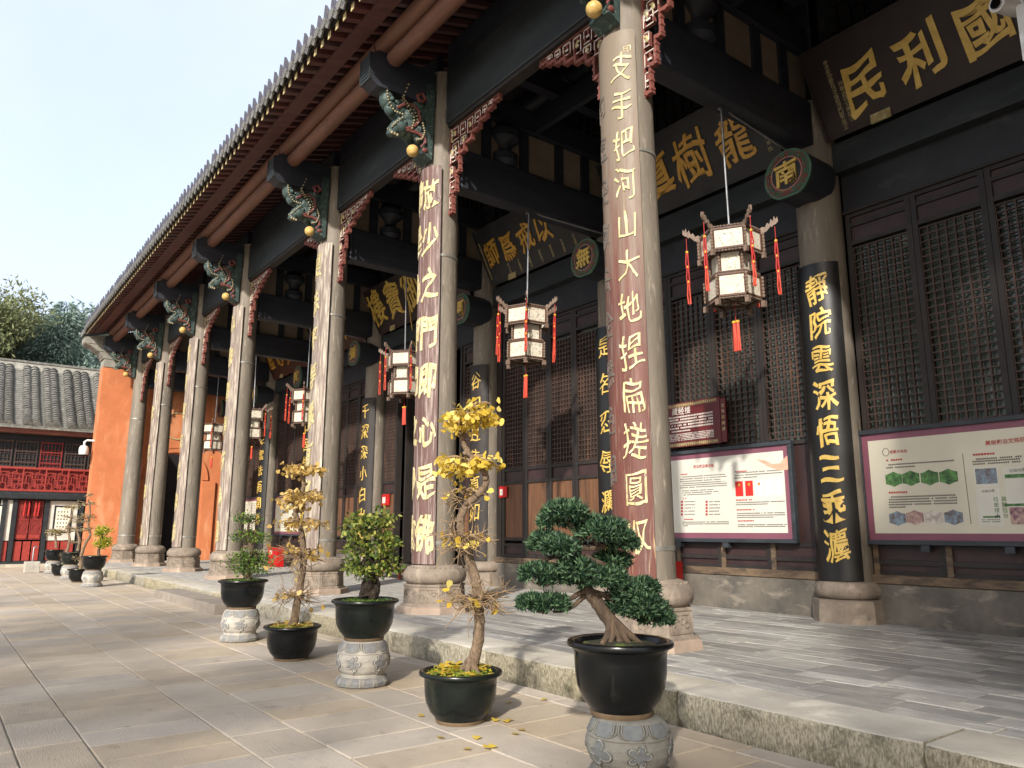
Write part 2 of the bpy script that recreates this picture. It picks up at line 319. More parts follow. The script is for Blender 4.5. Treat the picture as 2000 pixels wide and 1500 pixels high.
def leaves(name, P, D, N, L, Wd, shape, m, parent=None):
    """many leaf polygons: P base, D direction, N normal, L length, Wd width (arrays)"""
    P = np.asarray(P, float); n = len(P); D = np.asarray(D, float); D /= np.linalg.norm(D, axis=1)[:, None]+1e-9
    S = np.cross(D, N); S /= np.linalg.norm(S, axis=1)[:, None]+1e-9; U = np.cross(S, D)
    t = np.array(shape, float); k = len(t)
    V = P[:, None, :]+D[:, None, :]*(t[None, :, 0, None]*np.asarray(L)[:, None, None])+S[:, None, :]*(t[None, :, 1, None]*np.asarray(Wd)[:, None, None])
    if t.shape[1] > 2: V = V+U[:, None, :]*(t[None, :, 2, None]*np.asarray(Wd)[:, None, None])
    me = bpy.data.meshes.new(name); me.vertices.add(n*k); me.vertices.foreach_set('co', V.reshape(-1))
    me.loops.add(n*k); me.loops.foreach_set('vertex_index', np.arange(n*k, dtype=np.int32))
    me.polygons.add(n); me.polygons.foreach_set('loop_start', np.arange(0, n*k, k, dtype=np.int32))
    me.materials.append(M[m]); me.update(calc_edges=True); me.validate()
    return inst(name, me, parent)
def rdir(n):
    v = rng.normal(size=(n, 3)); return v/np.linalg.norm(v, axis=1)[:, None]
DIAMOND = [(0, 0), (.45, .5), (1, 0), (.45, -.5)]
FAN = [(0, -.04), (.55, -.5, .1), (.85, -.42, .12), (1, -.12, .05), (.9, 0, .0), (1, .12, .05), (.85, .42, .12), (.55, .5, .1), (0, .04)]
FAN = [p if len(p) == 3 else (p[0], p[1], 0) for p in FAN]

# ---- lettering: one glyph outline each, bent like brush strokes
_G = {}; OFFS = ((1, .0), (3, .01), (0, .018), (2, .034))
def prep(chars):
    obs = []
    for ch in set(chars):
        if (ch, 0) in _G: continue
        for k, off in OFFS:
            cu = bpy.data.curves.new('glyph', 'FONT'); cu.body = ch; cu.size = 1; cu.extrude = .5; cu.offset = off; cu.resolution_u = 2
            o = bpy.data.objects.new('glyph', cu); COL.objects.link(o); obs.append((ch, k, o))
    bpy.context.view_layer.update(); dg = bpy.context.evaluated_depsgraph_get()
    stat = {}
    for ch, k, o in obs:
        me = o.evaluated_get(dg).to_mesh(); stat[(ch, k)] = (sum(p.area for p in me.polygons if abs(p.normal.z) > .9)/2, sum(p.area for p in me.polygons if abs(p.normal.z) <= .9)); v = np.array([p.co[:] for p in me.vertices]); f = [tuple(p.vertices) for p in me.polygons]
        o.evaluated_get(dg).to_mesh_clear()
        v[:, 0] -= .5; v[:, 1] -= .36
        bm = bmesh.new(); vs_ = [bm.verts.new(p) for p in v]
        for q in f:
            try: bm.faces.new([vs_[i] for i in q])
            except ValueError: pass
        for c in (-.36, -.24, -.12, 0, .12, .24, .36): bmesh.ops.bisect_plane(bm, geom=bm.verts[:]+bm.edges[:]+bm.faces[:], plane_co=(c, 0, 0), plane_no=(1, 0, 0))
        bm.verts.index_update(); v = np.array([p.co[:] for p in bm.verts]); f = [tuple(x.index for x in q.verts) for q in bm.faces]; bm.free(); _G[(ch, k)] = (v, f)
    for ch in {q[0] for q in obs}:   # a thickened outline that lost strokes falls back to the next thinner sound one
        a0, per = stat[(ch, 1)]; good = 1
        for k, off in OFFS[1:]:
            if stat[(ch, k)][0] < .93*(a0+off*per*.85): _G[(ch, k)] = _G[(ch, good)]
            else: good = k
    for ch, k, o in obs:
        cu = o.data; bpy.data.objects.remove(o); bpy.data.curves.remove(cu)
def glyph(ch, cu, cv, size, depth, mapper, seed=0, warp=.05, bold=0, sx=1., shear=.1):
    if ch in '靜雲灋龍樹寶樓御護彌瀾' and bold != 1: bold = 3
    v, f = _G[(ch, bold)]; r = random.Random(hash((ord(ch), seed)) & 0xffff)
    a = [r.uniform(0, 6.28) for _ in range(6)]; q = v.copy()
    x, y = v[:, 0], v[:, 1]
    q[:, 0] = x+warp*(np.sin(5.1*y+a[0])*.8+.5*np.sin(9*x+7*y+a[1]))
    q[:, 1] = y+shear*x+warp*(np.sin(5.7*x+a[2])*.8+.5*np.sin(10*y-6*x+a[3]))
    ro = r.uniform(-.06, .06); s_ = size*r.uniform(.93, 1.07)
    X = (q[:, 0]*math.cos(ro)-q[:, 1]*math.sin(ro))*s_*sx+cu; Y = (q[:, 0]*math.sin(ro)+q[:, 1]*math.cos(ro))*s_+cv
    Wd = (v[:, 2]+.5)*depth
    return [mapper(a_, b_, c_) for a_, b_, c_ in zip(X, Y, Wd)], f
def letters(items, mapper, m, parent, depth=.02, joined=None, **kw):
    """items: (char,u,v,size). One part per character, or one joined part for small print"""
    prep([i[0] for i in items]); mb = MB()
    for j, (ch, u, v, s_) in enumerate(items):
        p, f = glyph(ch, u, v, s_, depth, mapper, seed=j, **kw)
        if joined: mb.add(p, f)
        else: MB().add(p, f).build('character', m, parent)
    if joined: return stuff(mb.build(joined, m, parent))

# ================================================================== layout (metres, measured from the photograph)
LEAN = dict(A=-.011, B=-.006, C=-.003, D=.002, E=.004, F=.005, G=.006, H=-.012)   # the columns lean in towards the middle bay
CX = dict(A=-6.66, B=-11.63, C=-16.53, D=-23.0, E=-27.95, F=-32.9, G=-37.75, H=-1.62)
YC, YW, ZP, YK = 7.1, 11.8, .26, 5.3
def px(u, v):
    d = ((u-1000)/1492.5)*r2-((v-750)/1492.5)*u2+fwd; return d
def onplane(u, v, ax, val):
    d = px(u, v); c = Vector((0, 0, 1.6)); return c+d*((val-c[ax])/d[ax])
def inview(p, m=30):
    q = Vector(p)-Vector((0, 0, 1.6)); d = q.dot(fwd)
    if d < .1: return False
    u = 1000+1492.5*q.dot(r2)/d; v = 750-1492.5*q.dot(u2)/d
    return -m < u < 2000+m and -m < v < 1500+m

# ------------------------------------------------------------------ ground, courtyard paving
g = MB().box(-160, 60, -80, 120, -.6, -.07).build('ground', 'earth'); struct(g, 'bare earth under and around the temple courtyard')
cy = MB().box(-46, 14, -16, 5.25, -.2, -.012).build('courtyard', 'joint'); struct(cy, 'paved stone courtyard in front of the hall')
bands = [-16]; y = .71
for w_ in (.46, .93, .52, .93, .5, .62, .6): bands.append(y); y += w_
rows = []
y = .71; seq = [(.46, 1), (.93, 0), (.52, 1), (.95, 0), (.5, 1), (.95, 0)]
yy = .71; k = 0
while yy < 5.0:
    w_, nar = seq[k % 6]; k += 1
    w_ = min(w_, 4.98-yy)
    if w_ > .1: rows.append((yy, yy+w_, nar))
    yy += w_
    if w_ <= .1: break
yy = .71; k = 5
while yy > -15.5:
    w_, nar = seq[k % 6]; k -= 1; rows.append((yy-w_, yy, nar)); yy -= w_
rows.append((4.985, 5.24, 1))
SL = []
for (y0, y1, nar) in rows:
    x = -44+R_.uniform(0, .5)
    while x < 12:
        w_ = (R_.choice([.93, 1.1, 1.4, .75]) if nar else R_.choice([.47, .47, .5, .45]))
        SL.append((x, x+w_, y0, y1)); x += w_
def slabmesh(mb, x0, x1, y0, y1, zb, zt, j=.004, dz=0):
    b = .006
    a = (x0+j, x1-j, y0+j, y1-j)
    q = [R_.uniform(-dz, dz) for _ in range(4)]; e_ = lambda: R_.uniform(-.35*j, .9*j)
    v = [(a[0], a[2], zb), (a[1], a[2], zb), (a[1], a[3], zb), (a[0], a[3], zb), (a[0], a[2], zt-b), (a[1], a[2], zt-b), (a[1], a[3], zt-b), (a[0], a[3], zt-b),
         (a[0]+b+e_(), a[2]+b+e_(), zt+q[0]), (a[1]-b-e_(), a[2]+b+e_(), zt+q[1]), (a[1]-b-e_(), a[3]-b-e_(), zt+q[2]), (a[0]+b+e_(), a[3]-b-e_(), zt+q[3])]
    f = [(0, 1, 5, 4), (1, 2, 6, 5), (2, 3, 7, 6), (3, 0, 4, 7), (4, 5, 9, 8), (5, 6, 10, 9), (6, 7, 11, 10), (7, 4, 8, 11), (8, 9, 10, 11)]
    mb.add(v, f)
def pieces(L, name, restname, m, parent, zb, zt, lim=290, dz=.0015, j=.004):
    def size(s_):
        c = Vector(((s_[0]+s_[1])/2, (s_[2]+s_[3])/2, zt)); return -(c-Vector((0, 0, 1.6))).length/math.sqrt((s_[1]-s_[0])*(s_[3]-s_[2])) if inview(c) else -1e6
    L = sorted(L, key=size, reverse=True); rest = MB()
    for i, s_ in enumerate(L):
        if i < lim and size(s_) > -1e5:
            mb = MB(); cx, cyy = (s_[0]+s_[1])/2, (s_[2]+s_[3])/2
            slabmesh(mb, s_[0]-cx, s_[1]-cx, s_[2]-cyy, s_[3]-cyy, zb, zt+R_.uniform(-dz, dz), j, dz)
            inst(name, mb.mesh(name, m), parent, (cx, cyy, 0))
        else: slabmesh(rest, *s_, zb, zt, j, dz)
    stuff(rest.build(restname, m, parent))
pieces(SL, 'paving_slab', 'distant_paving', 'slab', cy, -.06, 0, 290, .002, .006)

# ------------------------------------------------------------------ platform with kerb stones and brick floor
pf = MB().box(-38.35, 12, 5.36, 19, -.1, ZP-.014).build('platform', 'mortar'); struct(pf, 'raised porch platform of the hall')
x = -38.4; k = 0
kx = [-38.4]
while kx[-1] < -17: kx.append(kx[-1]+R_.uniform(1.3, 2.2))
kx[-1] = -16.8; kx += [-14.9, -13.0, -11.1, -9.3, -7.57, -6.05, -4.7, -2.63, -.6, 1.5, 3.6, 5.6, 7.8, 10, 12]
for a, b in zip(kx[:-1], kx[1:]):
    mb = MB(); n = 14; L_ = b-a-.012; d0 = R_.uniform(-.012, .012); dzz = R_.uniform(-.006, .008)
    zs = [-.05, .0, .08, .16, .225, .25+dzz, .262+dzz, .262+dzz]; ys = [.02, .012, 0, .004, .0, .014, .035, .64]
    v = []; f = []
    for i in range(n+1):
        xx = -L_/2+L_*i/n; en = .02 if i in (0, n) else 0
        for j_, (z, yv) in enumerate(zip(zs, ys)):
            rr = R_.uniform(-.012, .012) if j_ < 6 else R_.uniform(-.004, .004)
            v.append((xx, YK+d0+yv+rr*(1 if j_ < 7 else .3)+en*(j_ < 6), z+(R_.uniform(-.004, .004) if j_ in (4, 5, 6) else 0)))
    for i in range(n):
        for j_ in range(7): f.append((i*8+j_, (i+1)*8+j_, (i+1)*8+j_+1, i*8+j_+1))
    f.append(tuple(range(7, -1, -1))); f.append(tuple(range(n*8, n*8+8)))
    mb.add(v, f, 0); mb.m = [1 if (i < n*7 and i % 7 >= 5) else 0 for i in range(len(f))]
    inst('kerb_stone', mb.mesh('kerb_stone', ['kerb_side', 'kerb_top'], True), pf, ((a+b)/2, 0, 0))
BR = []; yy = 5.96; k = 0
while yy < 11.9:
    x = -38.3+(k % 2)*.3+R_.uniform(-.1, .1); hh = R_.choice([.27, .3, .32])
    while x < 11.5:
        w_ = R_.choice([.74, .78, .7, .82, .6]); BR.append((x, x+w_, yy, yy+hh)); x += w_
    yy += hh; k += 1
pieces(BR, 'floor_brick', 'distant_floor_bricks', 'brick', pf, ZP-.03, ZP, 290, .003, .005)
st = MB()
stp = thing('stone_step', 'long low stone step block against the platform kerb in the courtyard', 'step', (-18.3, 4.95, 0))
for i, (a, b) in enumerate([(-2.5, -.85), (-.84, .85), (.86, 2.5)]):
    MB().box(a, b, -.29, .3, -.01, .19).build('step_stone', 'step_stone', stp, bevel=.01)

# ------------------------------------------------------------------ the hall
hall = place('temple_hall', 'long dark timber temple hall with stone-grey porch columns and tiled eave', 'temple', (-18, 9, 0))
def hp(mb, name, m, smooth=False, bevel=0, parent=None): return mb.build(name, m, parent or hall, smooth, bevel)
# columns
def col_meshes():
    sh = MB(); pr = []
    for i in range(25):
        t = i/24; z = 1.04+t*(10.3-1.04); pr.append((.345-.04*t+.004*math.sin(7*t), z))
    sh.lathe(pr, 32)
    to = MB(); to.lathe([(.38, .72), (.47, .735), (.525, .78), (.545, .85), (.535, .92), (.49, .98), (.44, 1.0), (.42, 1.03), (.37, 1.045)], 40)
    bd = MB()
    for i in range(34): t = 2*PI*i/34; bd.ball((.462*math.cos(t), .462*math.sin(t), .998), .018, 6, 4)
    pl = MB(); pl.lathe([(.575, .37), (.57, .40), (.535, .42), (.52, .68), (.535, .70), (.535, .725), (.44, .74)], 8, a0=PI/8)
    rl = MB()
    for i in range(8):
        t = i*PI/4; nx, ny = math.cos(t), math.sin(t); tx, ty = -ny, nx; ap = .52*math.cos(PI/8)+.004
        def P(a, z): 
            k_ = ap+(.70-z)*.05; return (nx*k_+tx*a, ny*k_+ty*a, z)
        for z in (.45, .655): rl.bar(P(-.155, z), P(.155, z), .02, .014, (nx, ny, 0))
        for a in (-.155, .155): rl.bar(P(a, .45), P(a, .655), .02, .014, (nx, ny, 0))
        for q in range(4):
            a = -.1+.066*q; z0 = .5+.04*((q*7+i*3) % 4)
            rl.tube([P(a+.035*math.cos(s_), z0+.035*math.sin(s_)) for s_ in np.linspace(0, 4.5+q, 9)], .011, 5)
    sp = MB(); sp.lathe([(.645, .255), (.635, .36), (.60, .375)], 8, a0=PI/8)
    ba = MB(); r = .3445
    ba.lathe([(r, 0), (r+.006, 0), (r+.006, .055), (r, .055)], 32, cap=False)
    return dict(column=sh.mesh('column', 'column_paint', True), base_ring=to.mesh('base_ring', 'base_stone', True), beading=bd.mesh('beading', 'base_stone', True),
                plinth=pl.mesh('plinth', 'base_stone'), carving=rl.mesh('carving', 'base_stone'), plinth_foot=sp.mesh('plinth_foot', 'base_stone_pink'), band=ba.mesh('band', 'tin_band', True))
CM = col_meshes()
for k in 'ABCDEFGH':
    c = inst('column', CM['column'], hall, (CX[k], YC, 0)); c.rotation_euler = (0, LEAN[k], 0)
    br = inst('base_ring', CM['base_ring'], c); stuff(inst('beading', CM['beading'], c)); p = inst('plinth', CM['plinth'], c); stuff(inst('carving', CM['carving'], c)); inst('plinth_foot', CM['plinth_foot'], c)
    inst('band', CM['band'], c, (0, 0, 1.38))
    inst('band', CM['band'], c, (0, 0, 6.55), scale=(.94, .94, .8))
order = ['G', 'F', 'E', 'D', 'C', 'B', 'A', 'H']; XE = 3.4
bays = [(CX[a], CX[b]) for a, b in zip(order[:-1], order[1:])]+[(CX['H'], XE)]
# architraves, cantilever beams, purlins
for a, b in bays:
    hp(MB().box(a+.28, b-.28, YC-.14, YC+.14, 9.16, 10.25), 'architrave', 'green_beam', bevel=.02)
    hp(MB().box(a+.3, b-.3, YC-.1, YC+.1, 9.09, 9.157), 'soffit_strip', 'dark_wood')
    hp(MB().box(a+.2, b-.2, YC-.07, YC+.07, 10.26, 10.9), 'infill_board', 'dark_beam')
    hp(MB().tube([(a+.21, 5.87, 10.12), (b-.21, 5.87, 10.12)], .155, 16), 'purlin', 'red_log', True)
    hp(MB().tube([(a+.02, 5.72, 10.39), (b-.02, 5.72, 10.39)], .16, 16), 'eave_purlin', 'red_log', True)
    for yy, zz in ((8.6, 11.1), (10.4, 11.65)): hp(MB().tube([(a+.02, yy, zz), (b-.02, yy, zz)], .16, 12), 'inner_purlin', 'dark_beam', True)
cb = MB(); cb.prism([(5.47, 9.62), (5.6, 9.53), (6.82, 9.53), (6.82, 10.23), (5.6, 10.23), (5.47, 10.14)], (-.19, 0, 0), (0, 1, 0), (0, 0, 1), (.38, 0, 0))
cbm = cb.mesh('cantilever_beam', 'dark_beam_y')
ep = MB(); ep.box(-.2, .2, 5.43, 5.468, 9.62, 10.14)
for i in range(6): ep.box(-.16, .16, 5.418, 5.431, 9.68+.07*i, 9.705+.07*i)
for s_ in (-1, 1): ep.box(s_*.19-.012, s_*.19+.012, 5.415, 5.43, 9.63, 10.13)
epm = ep.mesh('carved_end', 'green_beam')
# lion bracket
lb = MB()
for (y, z, x, ry, rz_, rx) in [(5.86, 9.42, .03, .11, .17, .11), (5.93, 9.26, .06, .1, .15, .09), (6.2, 9.5, -.03, .08, .2, .08), (6.12, 9.28, .0, .17, .17, .16), (6.3, 9.2, 0, .2, .2, .17), (6.33, 9.02, 0, .17, .2, .16),
                               (6.14, 8.93, .02, .15, .14, .15), (6.03, 8.86, .03, .1, .09, .1), (6.0, 8.78, .03, .09, .05, .09), (6.1, 9.05, .12, .05, .06, .04), (6.1, 9.05, -.1, .05, .06, .04), (6.45, 8.95, .14, .1, .16, .06), (6.5, 8.8, .12, .09, .08, .06),
                               (6.45, 8.95, -.14, .1, .16, .06), (6.27, 9.72, -.02, .06, .1, .05), (5.83, 9.56, .02, .09, .07, .12), (6.5, 9.45, .05, .13, .2, .09), (6.55, 9.15, 0, .13, .3, .15)]:
    lb.ball((x, y, z), (rx*1.35, ry*1.22, rz_*1.15), 12, 9)
lb.prism([(6.63, 9.95), (6.6, 9.4), (6.62, 8.75), (6.56, 8.52), (6.76, 8.42), (6.8, 9.95)], (-.2, 0, 0), (0, 1, 0), (0, 0, 1), (.4, 0, 0))
be = MB()
for i in range(60):   # carved curls of mane and scales
    q = R_.choice([(6.12, 9.28), (6.3, 9.2), (6.33, 9.02), (6.14, 8.95), (6.5, 9.3), (5.9, 9.35), (6.45, 8.9)]); lb.ball((R_.choice([-1, 1])*R_.uniform(.1, .2), q[0]+R_.uniform(-.1, .1), q[1]+R_.uniform(-.12, .12)), R_.uniform(.025, .05), 7, 5)
def beads(pts, n, r=.021):
    P = [Vector((p[0]*1.25+.02, p[1], p[2])) for p in pts]
    for i in range(n):
        t = i/(n-1)*(len(P)-1); j = min(int(t), len(P)-2); q = P[j].lerp(P[j+1], t-j); be.ball(q, r, 6, 4)
for s_ in (.12, .17):
    beads([(s_, 6.2, 9.75), (s_, 6.1, 9.45), (s_+.03, 6.2, 9.3), (s_, 6.35, 9.1), (s_, 6.3, 8.9)], 15)
beads([(.12, 5.8, 9.5), (.14, 5.82, 9.3), (.13, 5.95, 9.15), (.16, 6.1, 9.12)], 11); beads([(.2, 6.5, 9.05), (.2, 6.55, 8.9), (.2, 6.5, 8.74), (.18, 6.4, 8.7)], 11)
beads([(.16, 6.1, 9.05), (.13, 6.0, 8.95), (.1, 5.94, 8.86)], 6); beads([(.15, 6.3, 9.35), (.18, 6.38, 9.2), (.17, 6.42, 9.05)], 6); beads([(.0, 5.93, 8.86), (.08, 5.95, 8.75), (.1, 6.05, 8.72)], 5, .03)
ri = MB()
for k in range(3):
    o_ = .017*(k-1); ri.tube([(.2, 6.0+o_, 9.22), (.24, 6.12+o_, 9.32), (.24, 6.28+o_, 9.38), (.24, 6.42+o_, 9.3), (.24, 6.46+o_, 9.12), (.22, 6.35+o_, 8.96), (.2, 6.2+o_, 8.88)], .014, 6)
    ri.tube([(.2, 6.2, 8.86+o_), (.22, 6.4, 8.86+o_), (.24, 6.56+o_, 8.8+o_), (.24, 6.58+o_, 8.7), (.22, 6.5, 8.6+o_)], .014, 6)
ri.ball((.2, 6.6, 8.57), (.03, .07, .05), 8, 6); ri.tube([(.2, 6.47, 9.5), (.22, 6.4, 9.6), (.22, 6.5, 9.68), (.22, 6.58, 9.58), (.22, 6.5, 9.52)], .035, 6)
bl = MB(); bl.ball((.06, 6.42, 8.56), .115, 16, 10)
LM = [lb.mesh('lion_bracket', 'lion_green', True), be.mesh('gilded_beads', 'lion_bead', True), ri.mesh('ribbon', 'ribbon_red', True), bl.mesh('ball', 'ball_cream', True)]
for k in order:
    d = Vector((CX[k]+LEAN[k]*9, 0, 0)); c = inst('cantilever_beam', cbm, hall, d); inst('carved_end', epm, c)
    l_ = inst('lion_bracket', LM[0], hall, d); stuff(inst('gilded_beads', LM[1], l_)); inst('ribbon', LM[2], l_); inst('ball', LM[3], l_)
# fretwork corner brackets
steps = [(0, .13, 1.72), (.13, .24, 1.34), (.24, .34, .98), (.34, .5, .64), (.5, .74, .52), (.74, .98, .40), (.98, 1.2, .29), (1.2, 1.4, .2), (1.4, 1.58, .12)]
def fret(sgn):
    a = MB(); w = MB(); gld = MB(); r = random.Random(3)
    def B(mb, a0, a1, b0, b1, d0, d1): mb.box(min(sgn*a0, sgn*a1), max(sgn*a0, sgn*a1), d0, d1, -b1, -b0)
    B(a, 0, 1.6, 0, .035, -.05, .05); B(a, 0, .03, 0, 1.75, -.045, .045)
    for i, (a0, a1, h) in enumerate(steps):
        B(a, a1-.028, a1+.004, max(.03, (steps[i+1][2] if i+1 < len(steps) else 0)-.06), h, -.055, .055)
        B(a, a0, a1, h-.05, h, -.06, .06)
        for q in range(3):
            t = q/2; aa = a0+(a1-a0)*t; a.tube([(sgn*aa, -.065, -h+.01), (sgn*aa, .065, -h+.01)], .02+.008*(q % 2), 8)
            if i+1 < len(steps):
                h2 = steps[i+1][2]; bb = h2+(h-h2)*(q+.5)/3; a.tube([(sgn*(a1-.005), -.065, -bb), (sgn*(a1-.005), .065, -bb)], .026, 8)
    cells = [(.05, .13, .45, .62)]+[(.03, .13+.09*(i % 2), .2+.3*i, .42+.3*i) for i in range(1, 5)]+[(.06, .3, .05, .3), (.1, .32, .36, .6), (.36, .54, .06, .3), (.38, .56, .34, .48), (.6, .78, .07, .36), (.84, 1.02, .06, .26), (1.08, 1.22, .05, .18), (1.27, 1.42, .04, .11)]
    for (a0, a1, b0, b1) in cells:
        t = .026
        for (p, q, m_, n_) in ((a0, a1, b0, b0+t), (a0, a1, b1-t, b1), (a0, a0+t, b0, b1), (a1-t, a1, b0, b1)): B(a, p, q, m_, n_, -.045, .045)
        e = .013
        for (p, q, m_, n_) in ((a0, a1, b0, b0+e), (a0, a0+e, b0, b1), (a1-e, a1, b0, b0+.6*(b1-b0)), (a0+.3*(a1-a0), a1, b1-e, b1)): B(w, p, q, m_, n_, -.054, -.044)
        c0 = (a0+a1)/2; B(a, c0-.015, c0+.015, b0, b0+.6*(b1-b0), -.04, .04)
        B(w, c0-.035, c0+.035, b0+.5*(b1-b0), b0+.5*(b1-b0)+.03, -.056, -.04)
        if r.random() < .45:
            gld.ball((sgn*(c0+.01), -.05, -(b0+b1)/2), (.03, .02, .05), 7, 5); gld.ball((sgn*(c0-.02), -.05, -(b0+b1)/2+.05), (.04, .015, .02), 7, 5)
    gld.tube([(sgn*.06, -.06, -.05), (sgn*.12, -.065, -.14), (sgn*.08, -.065, -.24), (sgn*.13, -.06, -.33)], .02, 6)
    return a.mesh('corner_bracket', 'fret_red'), w.mesh('white_trim', 'white_paint'), gld.mesh('gilding', 'gold_worn', True)
FR = {s_: fret(s_) for s_ in (1, -1)}
for k in order:
    for s_ in (1, -1):
        if k == 'G' and s_ < 0: continue
        o = inst('corner_bracket', FR[s_][0], hall, (CX[k]+s_*.315+LEAN[k]*9, YC, 9.1), scale=(1, .62, 1)); stuff(inst('white_trim', FR[s_][1], o)); stuff(inst('gilding', FR[s_][2], o))
# rafters, eave board, deck, tiles
zr = lambda y: 10.545-.3*(5.7-y)
fr = MB(); v0, v1 = 4.74, 5.12
fr.prism([(v0, zr(v0)), (v1, zr(v1)), (v1, zr(v1)+.14), (v0, zr(v0)+.14)], (-.065, 0, 0), (0, 1, 0), (0, 0, 1), (.13, 0, 0)); fr.m = [0, 0, 0, 0, 0, 1]
frm = fr.mesh('flying_rafter', ['red_rafter', 'rafter_tip'])
ir = MB(); v0, v1 = 5.3, 7.6
ir.prism([(v0, zr(v0)), (v1, zr(v1)), (v1, zr(v1)+.11), (v0, zr(v0)+.11)], (-.05, 0, 0), (0, 1, 0), (0, 0, 1), (.10, 0, 0)); irm = ir.mesh('rafter', 'red_rafter')
ct = MB()
for j in range(4):
    y0 = 4.64+j*.32; n = 8; v = []; f = []
    for (yy, r_) in ((y0, .092), (y0+.36, .08)):
        for i in range(n+1): t = PI*i/n; v.append((r_*math.cos(t), yy, zr(yy)+.27+r_*math.sin(t)))
    for i in range(n): f.append((i, i+1, n+2+i, n+1+i))
    ct.add(v, f)
ct.lathe([(.001, 0), (.1, 0), (.1, .02), (.001, .02)], 14)   # round tile end, turned below
nv = 14*4
ct.v[-nv:] = [(x, 4.63-z, zr(4.64)+.27+y) for (x, y, z) in ct.v[-nv:]]
ctm = ct.mesh('roof_tile_row', 'tile_edge')
sp = MB(); sp.prism([(-.115, 0), (.115, 0), (.12, .11), (.08, .22), (0, .35), (-.08, .22), (-.12, .11)], (0, 4.66, zr(4.64)+.31), (1, 0, 0), (0, -.12, 1), (0, .045, 0))
sp.prism([(-.06, .03), (.06, .03), (.06, .1), (0, .2), (-.06, .1)], (0, 4.658, zr(4.64)+.31), (1, 0, 0), (0, -.12, 1), (0, -.012, 0)); spm = sp.mesh('tile_finial', 'tile_spike')
dr = MB(); dr.prism([(-.14, .07), (-.07, .035), (0, .025), (.07, .035), (.14, .07), (.1, -.02), (0, -.11), (-.1, -.02)], (0, 4.625, zr(4.64)+.2), (1, 0, 0), (0, -.1, 1), (0, .03, 0))
n = 6; v = []; f = []
for yy in (4.62, 5.4):
    for i in range(n+1): t = -.9+1.8*i/n; v.append((.15*math.sin(t)/.78, yy, zr(yy)+.235-.05*math.cos(t)/.6+.05))
for i in range(n): f.append((i, i+1, n+2+i, n+1+i))
dr.add(v, f); drm = dr.mesh('drip_tile', 'tile_edge')
x = -37.9; k = 0
while x < XE:
    inst('flying_rafter', frm, hall, (x, 0, 0)); inst('rafter', irm, hall, (x+.02, 0, 0))
    s_ = R_.uniform(-.012, .012)
    inst('roof_tile_row', ctm, hall, (x+s_, 0, R_.uniform(-.008, .008))); inst('tile_finial', spm, hall, (x+s_, R_.uniform(-.02, .02), R_.uniform(-.04, .01)))
    inst('drip_tile', drm, hall, (x+.1575+s_, 0, R_.uniform(-.008, .008)))
    x += .315
hp(MB().prism([(5.04, zr(5.04)-.015), (5.4, zr(5.4)-.015), (5.4, zr(5.4)+.05), (5.04, zr(5.04)+.05)], (-38.1, 0, 0), (0, 1, 0), (0, 0, 1), (XE+38.1, 0, 0)), 'eave_board', 'red_rafter')
hp(MB().prism([(4.7, zr(4.7)+.145), (12.4, zr(12.4)+.145), (19, 18), (19, 18.12), (12.4, zr(12.4)+.25), (4.7, zr(4.7)+.2)], (-38.3, 0, 0), (0, 1, 0), (0, 0, 1), (XE+38.3, 0, 0)), 'roof_deck', 'deck')
hp(MB().prism([(5.95, zr(5.95)+.33), (12.4, zr(12.4)+.4), (19, 18.3), (19, 18.18), (12.4, zr(12.4)+.28), (5.95, zr(5.95)+.25)], (-38.3, 0, 0), (0, 1, 0), (0, 0, 1), (XE+38.3, 0, 0)), 'roof_covering', 'tile')

# porch tie beams between front columns and wall columns, cream panels above
for k in order:
    X = CX[k]
    hp(MB().box(X-.18, X+.18, YC+.3, 11.3, 8.05, 8.86), 'tie_beam', 'dark_beam_y', bevel=.03)
    hp(MB().box(X-.15, X+.15, YC+.3, 11.4, 9.78, 10.3), 'upper_tie_beam', 'dark_beam_y', bevel=.03)
    hp(MB().box(X-.035, X+.035, YC+.3, 11.4, 8.87, 9.77), 'cream_panel', 'cream_panel')
    for yy in (8.05, 9.0, 9.95, 10.7): hp(MB().box(X-.09, X+.09, yy-.11, yy+.11, 8.86, 9.78), 'strut', 'dark_beam')
    vs = MB(); vs.lathe([(.2, 8.86), (.3, 8.95), (.3, 9.1), (.16, 9.2), (.17, 9.3), (.33, 9.45), (.34, 9.6), (.2, 9.77)], 12, (X, 8.52, 0)); hp(vs, 'carved_strut', 'dark_beam', True)
    hp(MB().box(X-.12, X+.12, YC+.2, 11.5, 10.95, 11.35), 'roof_beam', 'dark_beam_y')
for a, b in bays:
    hp(MB().box(a+.05, b-.05, 9.2, 9.32, 9.8, 10.25), 'ceiling_beam', 'dark_beam')

# ---- wall line
prw = [(.385-.03*i/12, .86+(8.9-.86)*i/12) for i in range(13)]
wc = MB(); wc.lathe(prw, 28); wcm = wc.mesh('wall_column', 'column_paint', True)
wr = MB(); wr.lathe([(.4, .6), (.46, .62), (.5, .69), (.5, .76), (.46, .83), (.4, .865)], 32); wrm = wr.mesh('base_ring', 'base_stone', True)
wp = MB(); wp.lathe([(.56, .25), (.54, .58), (.48, .6)], 8, a0=PI/8); wpm = wp.mesh('plinth', 'base_stone')
YWC = 11.58
ds = MB(); N = 36
prof = [(math.cos(t), math.sin(t)) for t in np.linspace(0, 2*PI, N, endpoint=False)]
prof = [(a*.425, max(b*.425, -.385)) for a, b in prof]
def disc(mb, sc_, y0, y1, mi=0): mb.prism([(a*sc_, b*sc_) for a, b in prof], (0, y0, 7.42), (1, 0, 0), (0, 0, 1), (0, y1-y0, 0), mi)
ds.prism(prof, (0, 10.74, 7.42), (1, 0, 0), (0, 0, 1), (0, .7, 0)); dsm = ds.mesh('round_beam_end', 'dark_beam_y')
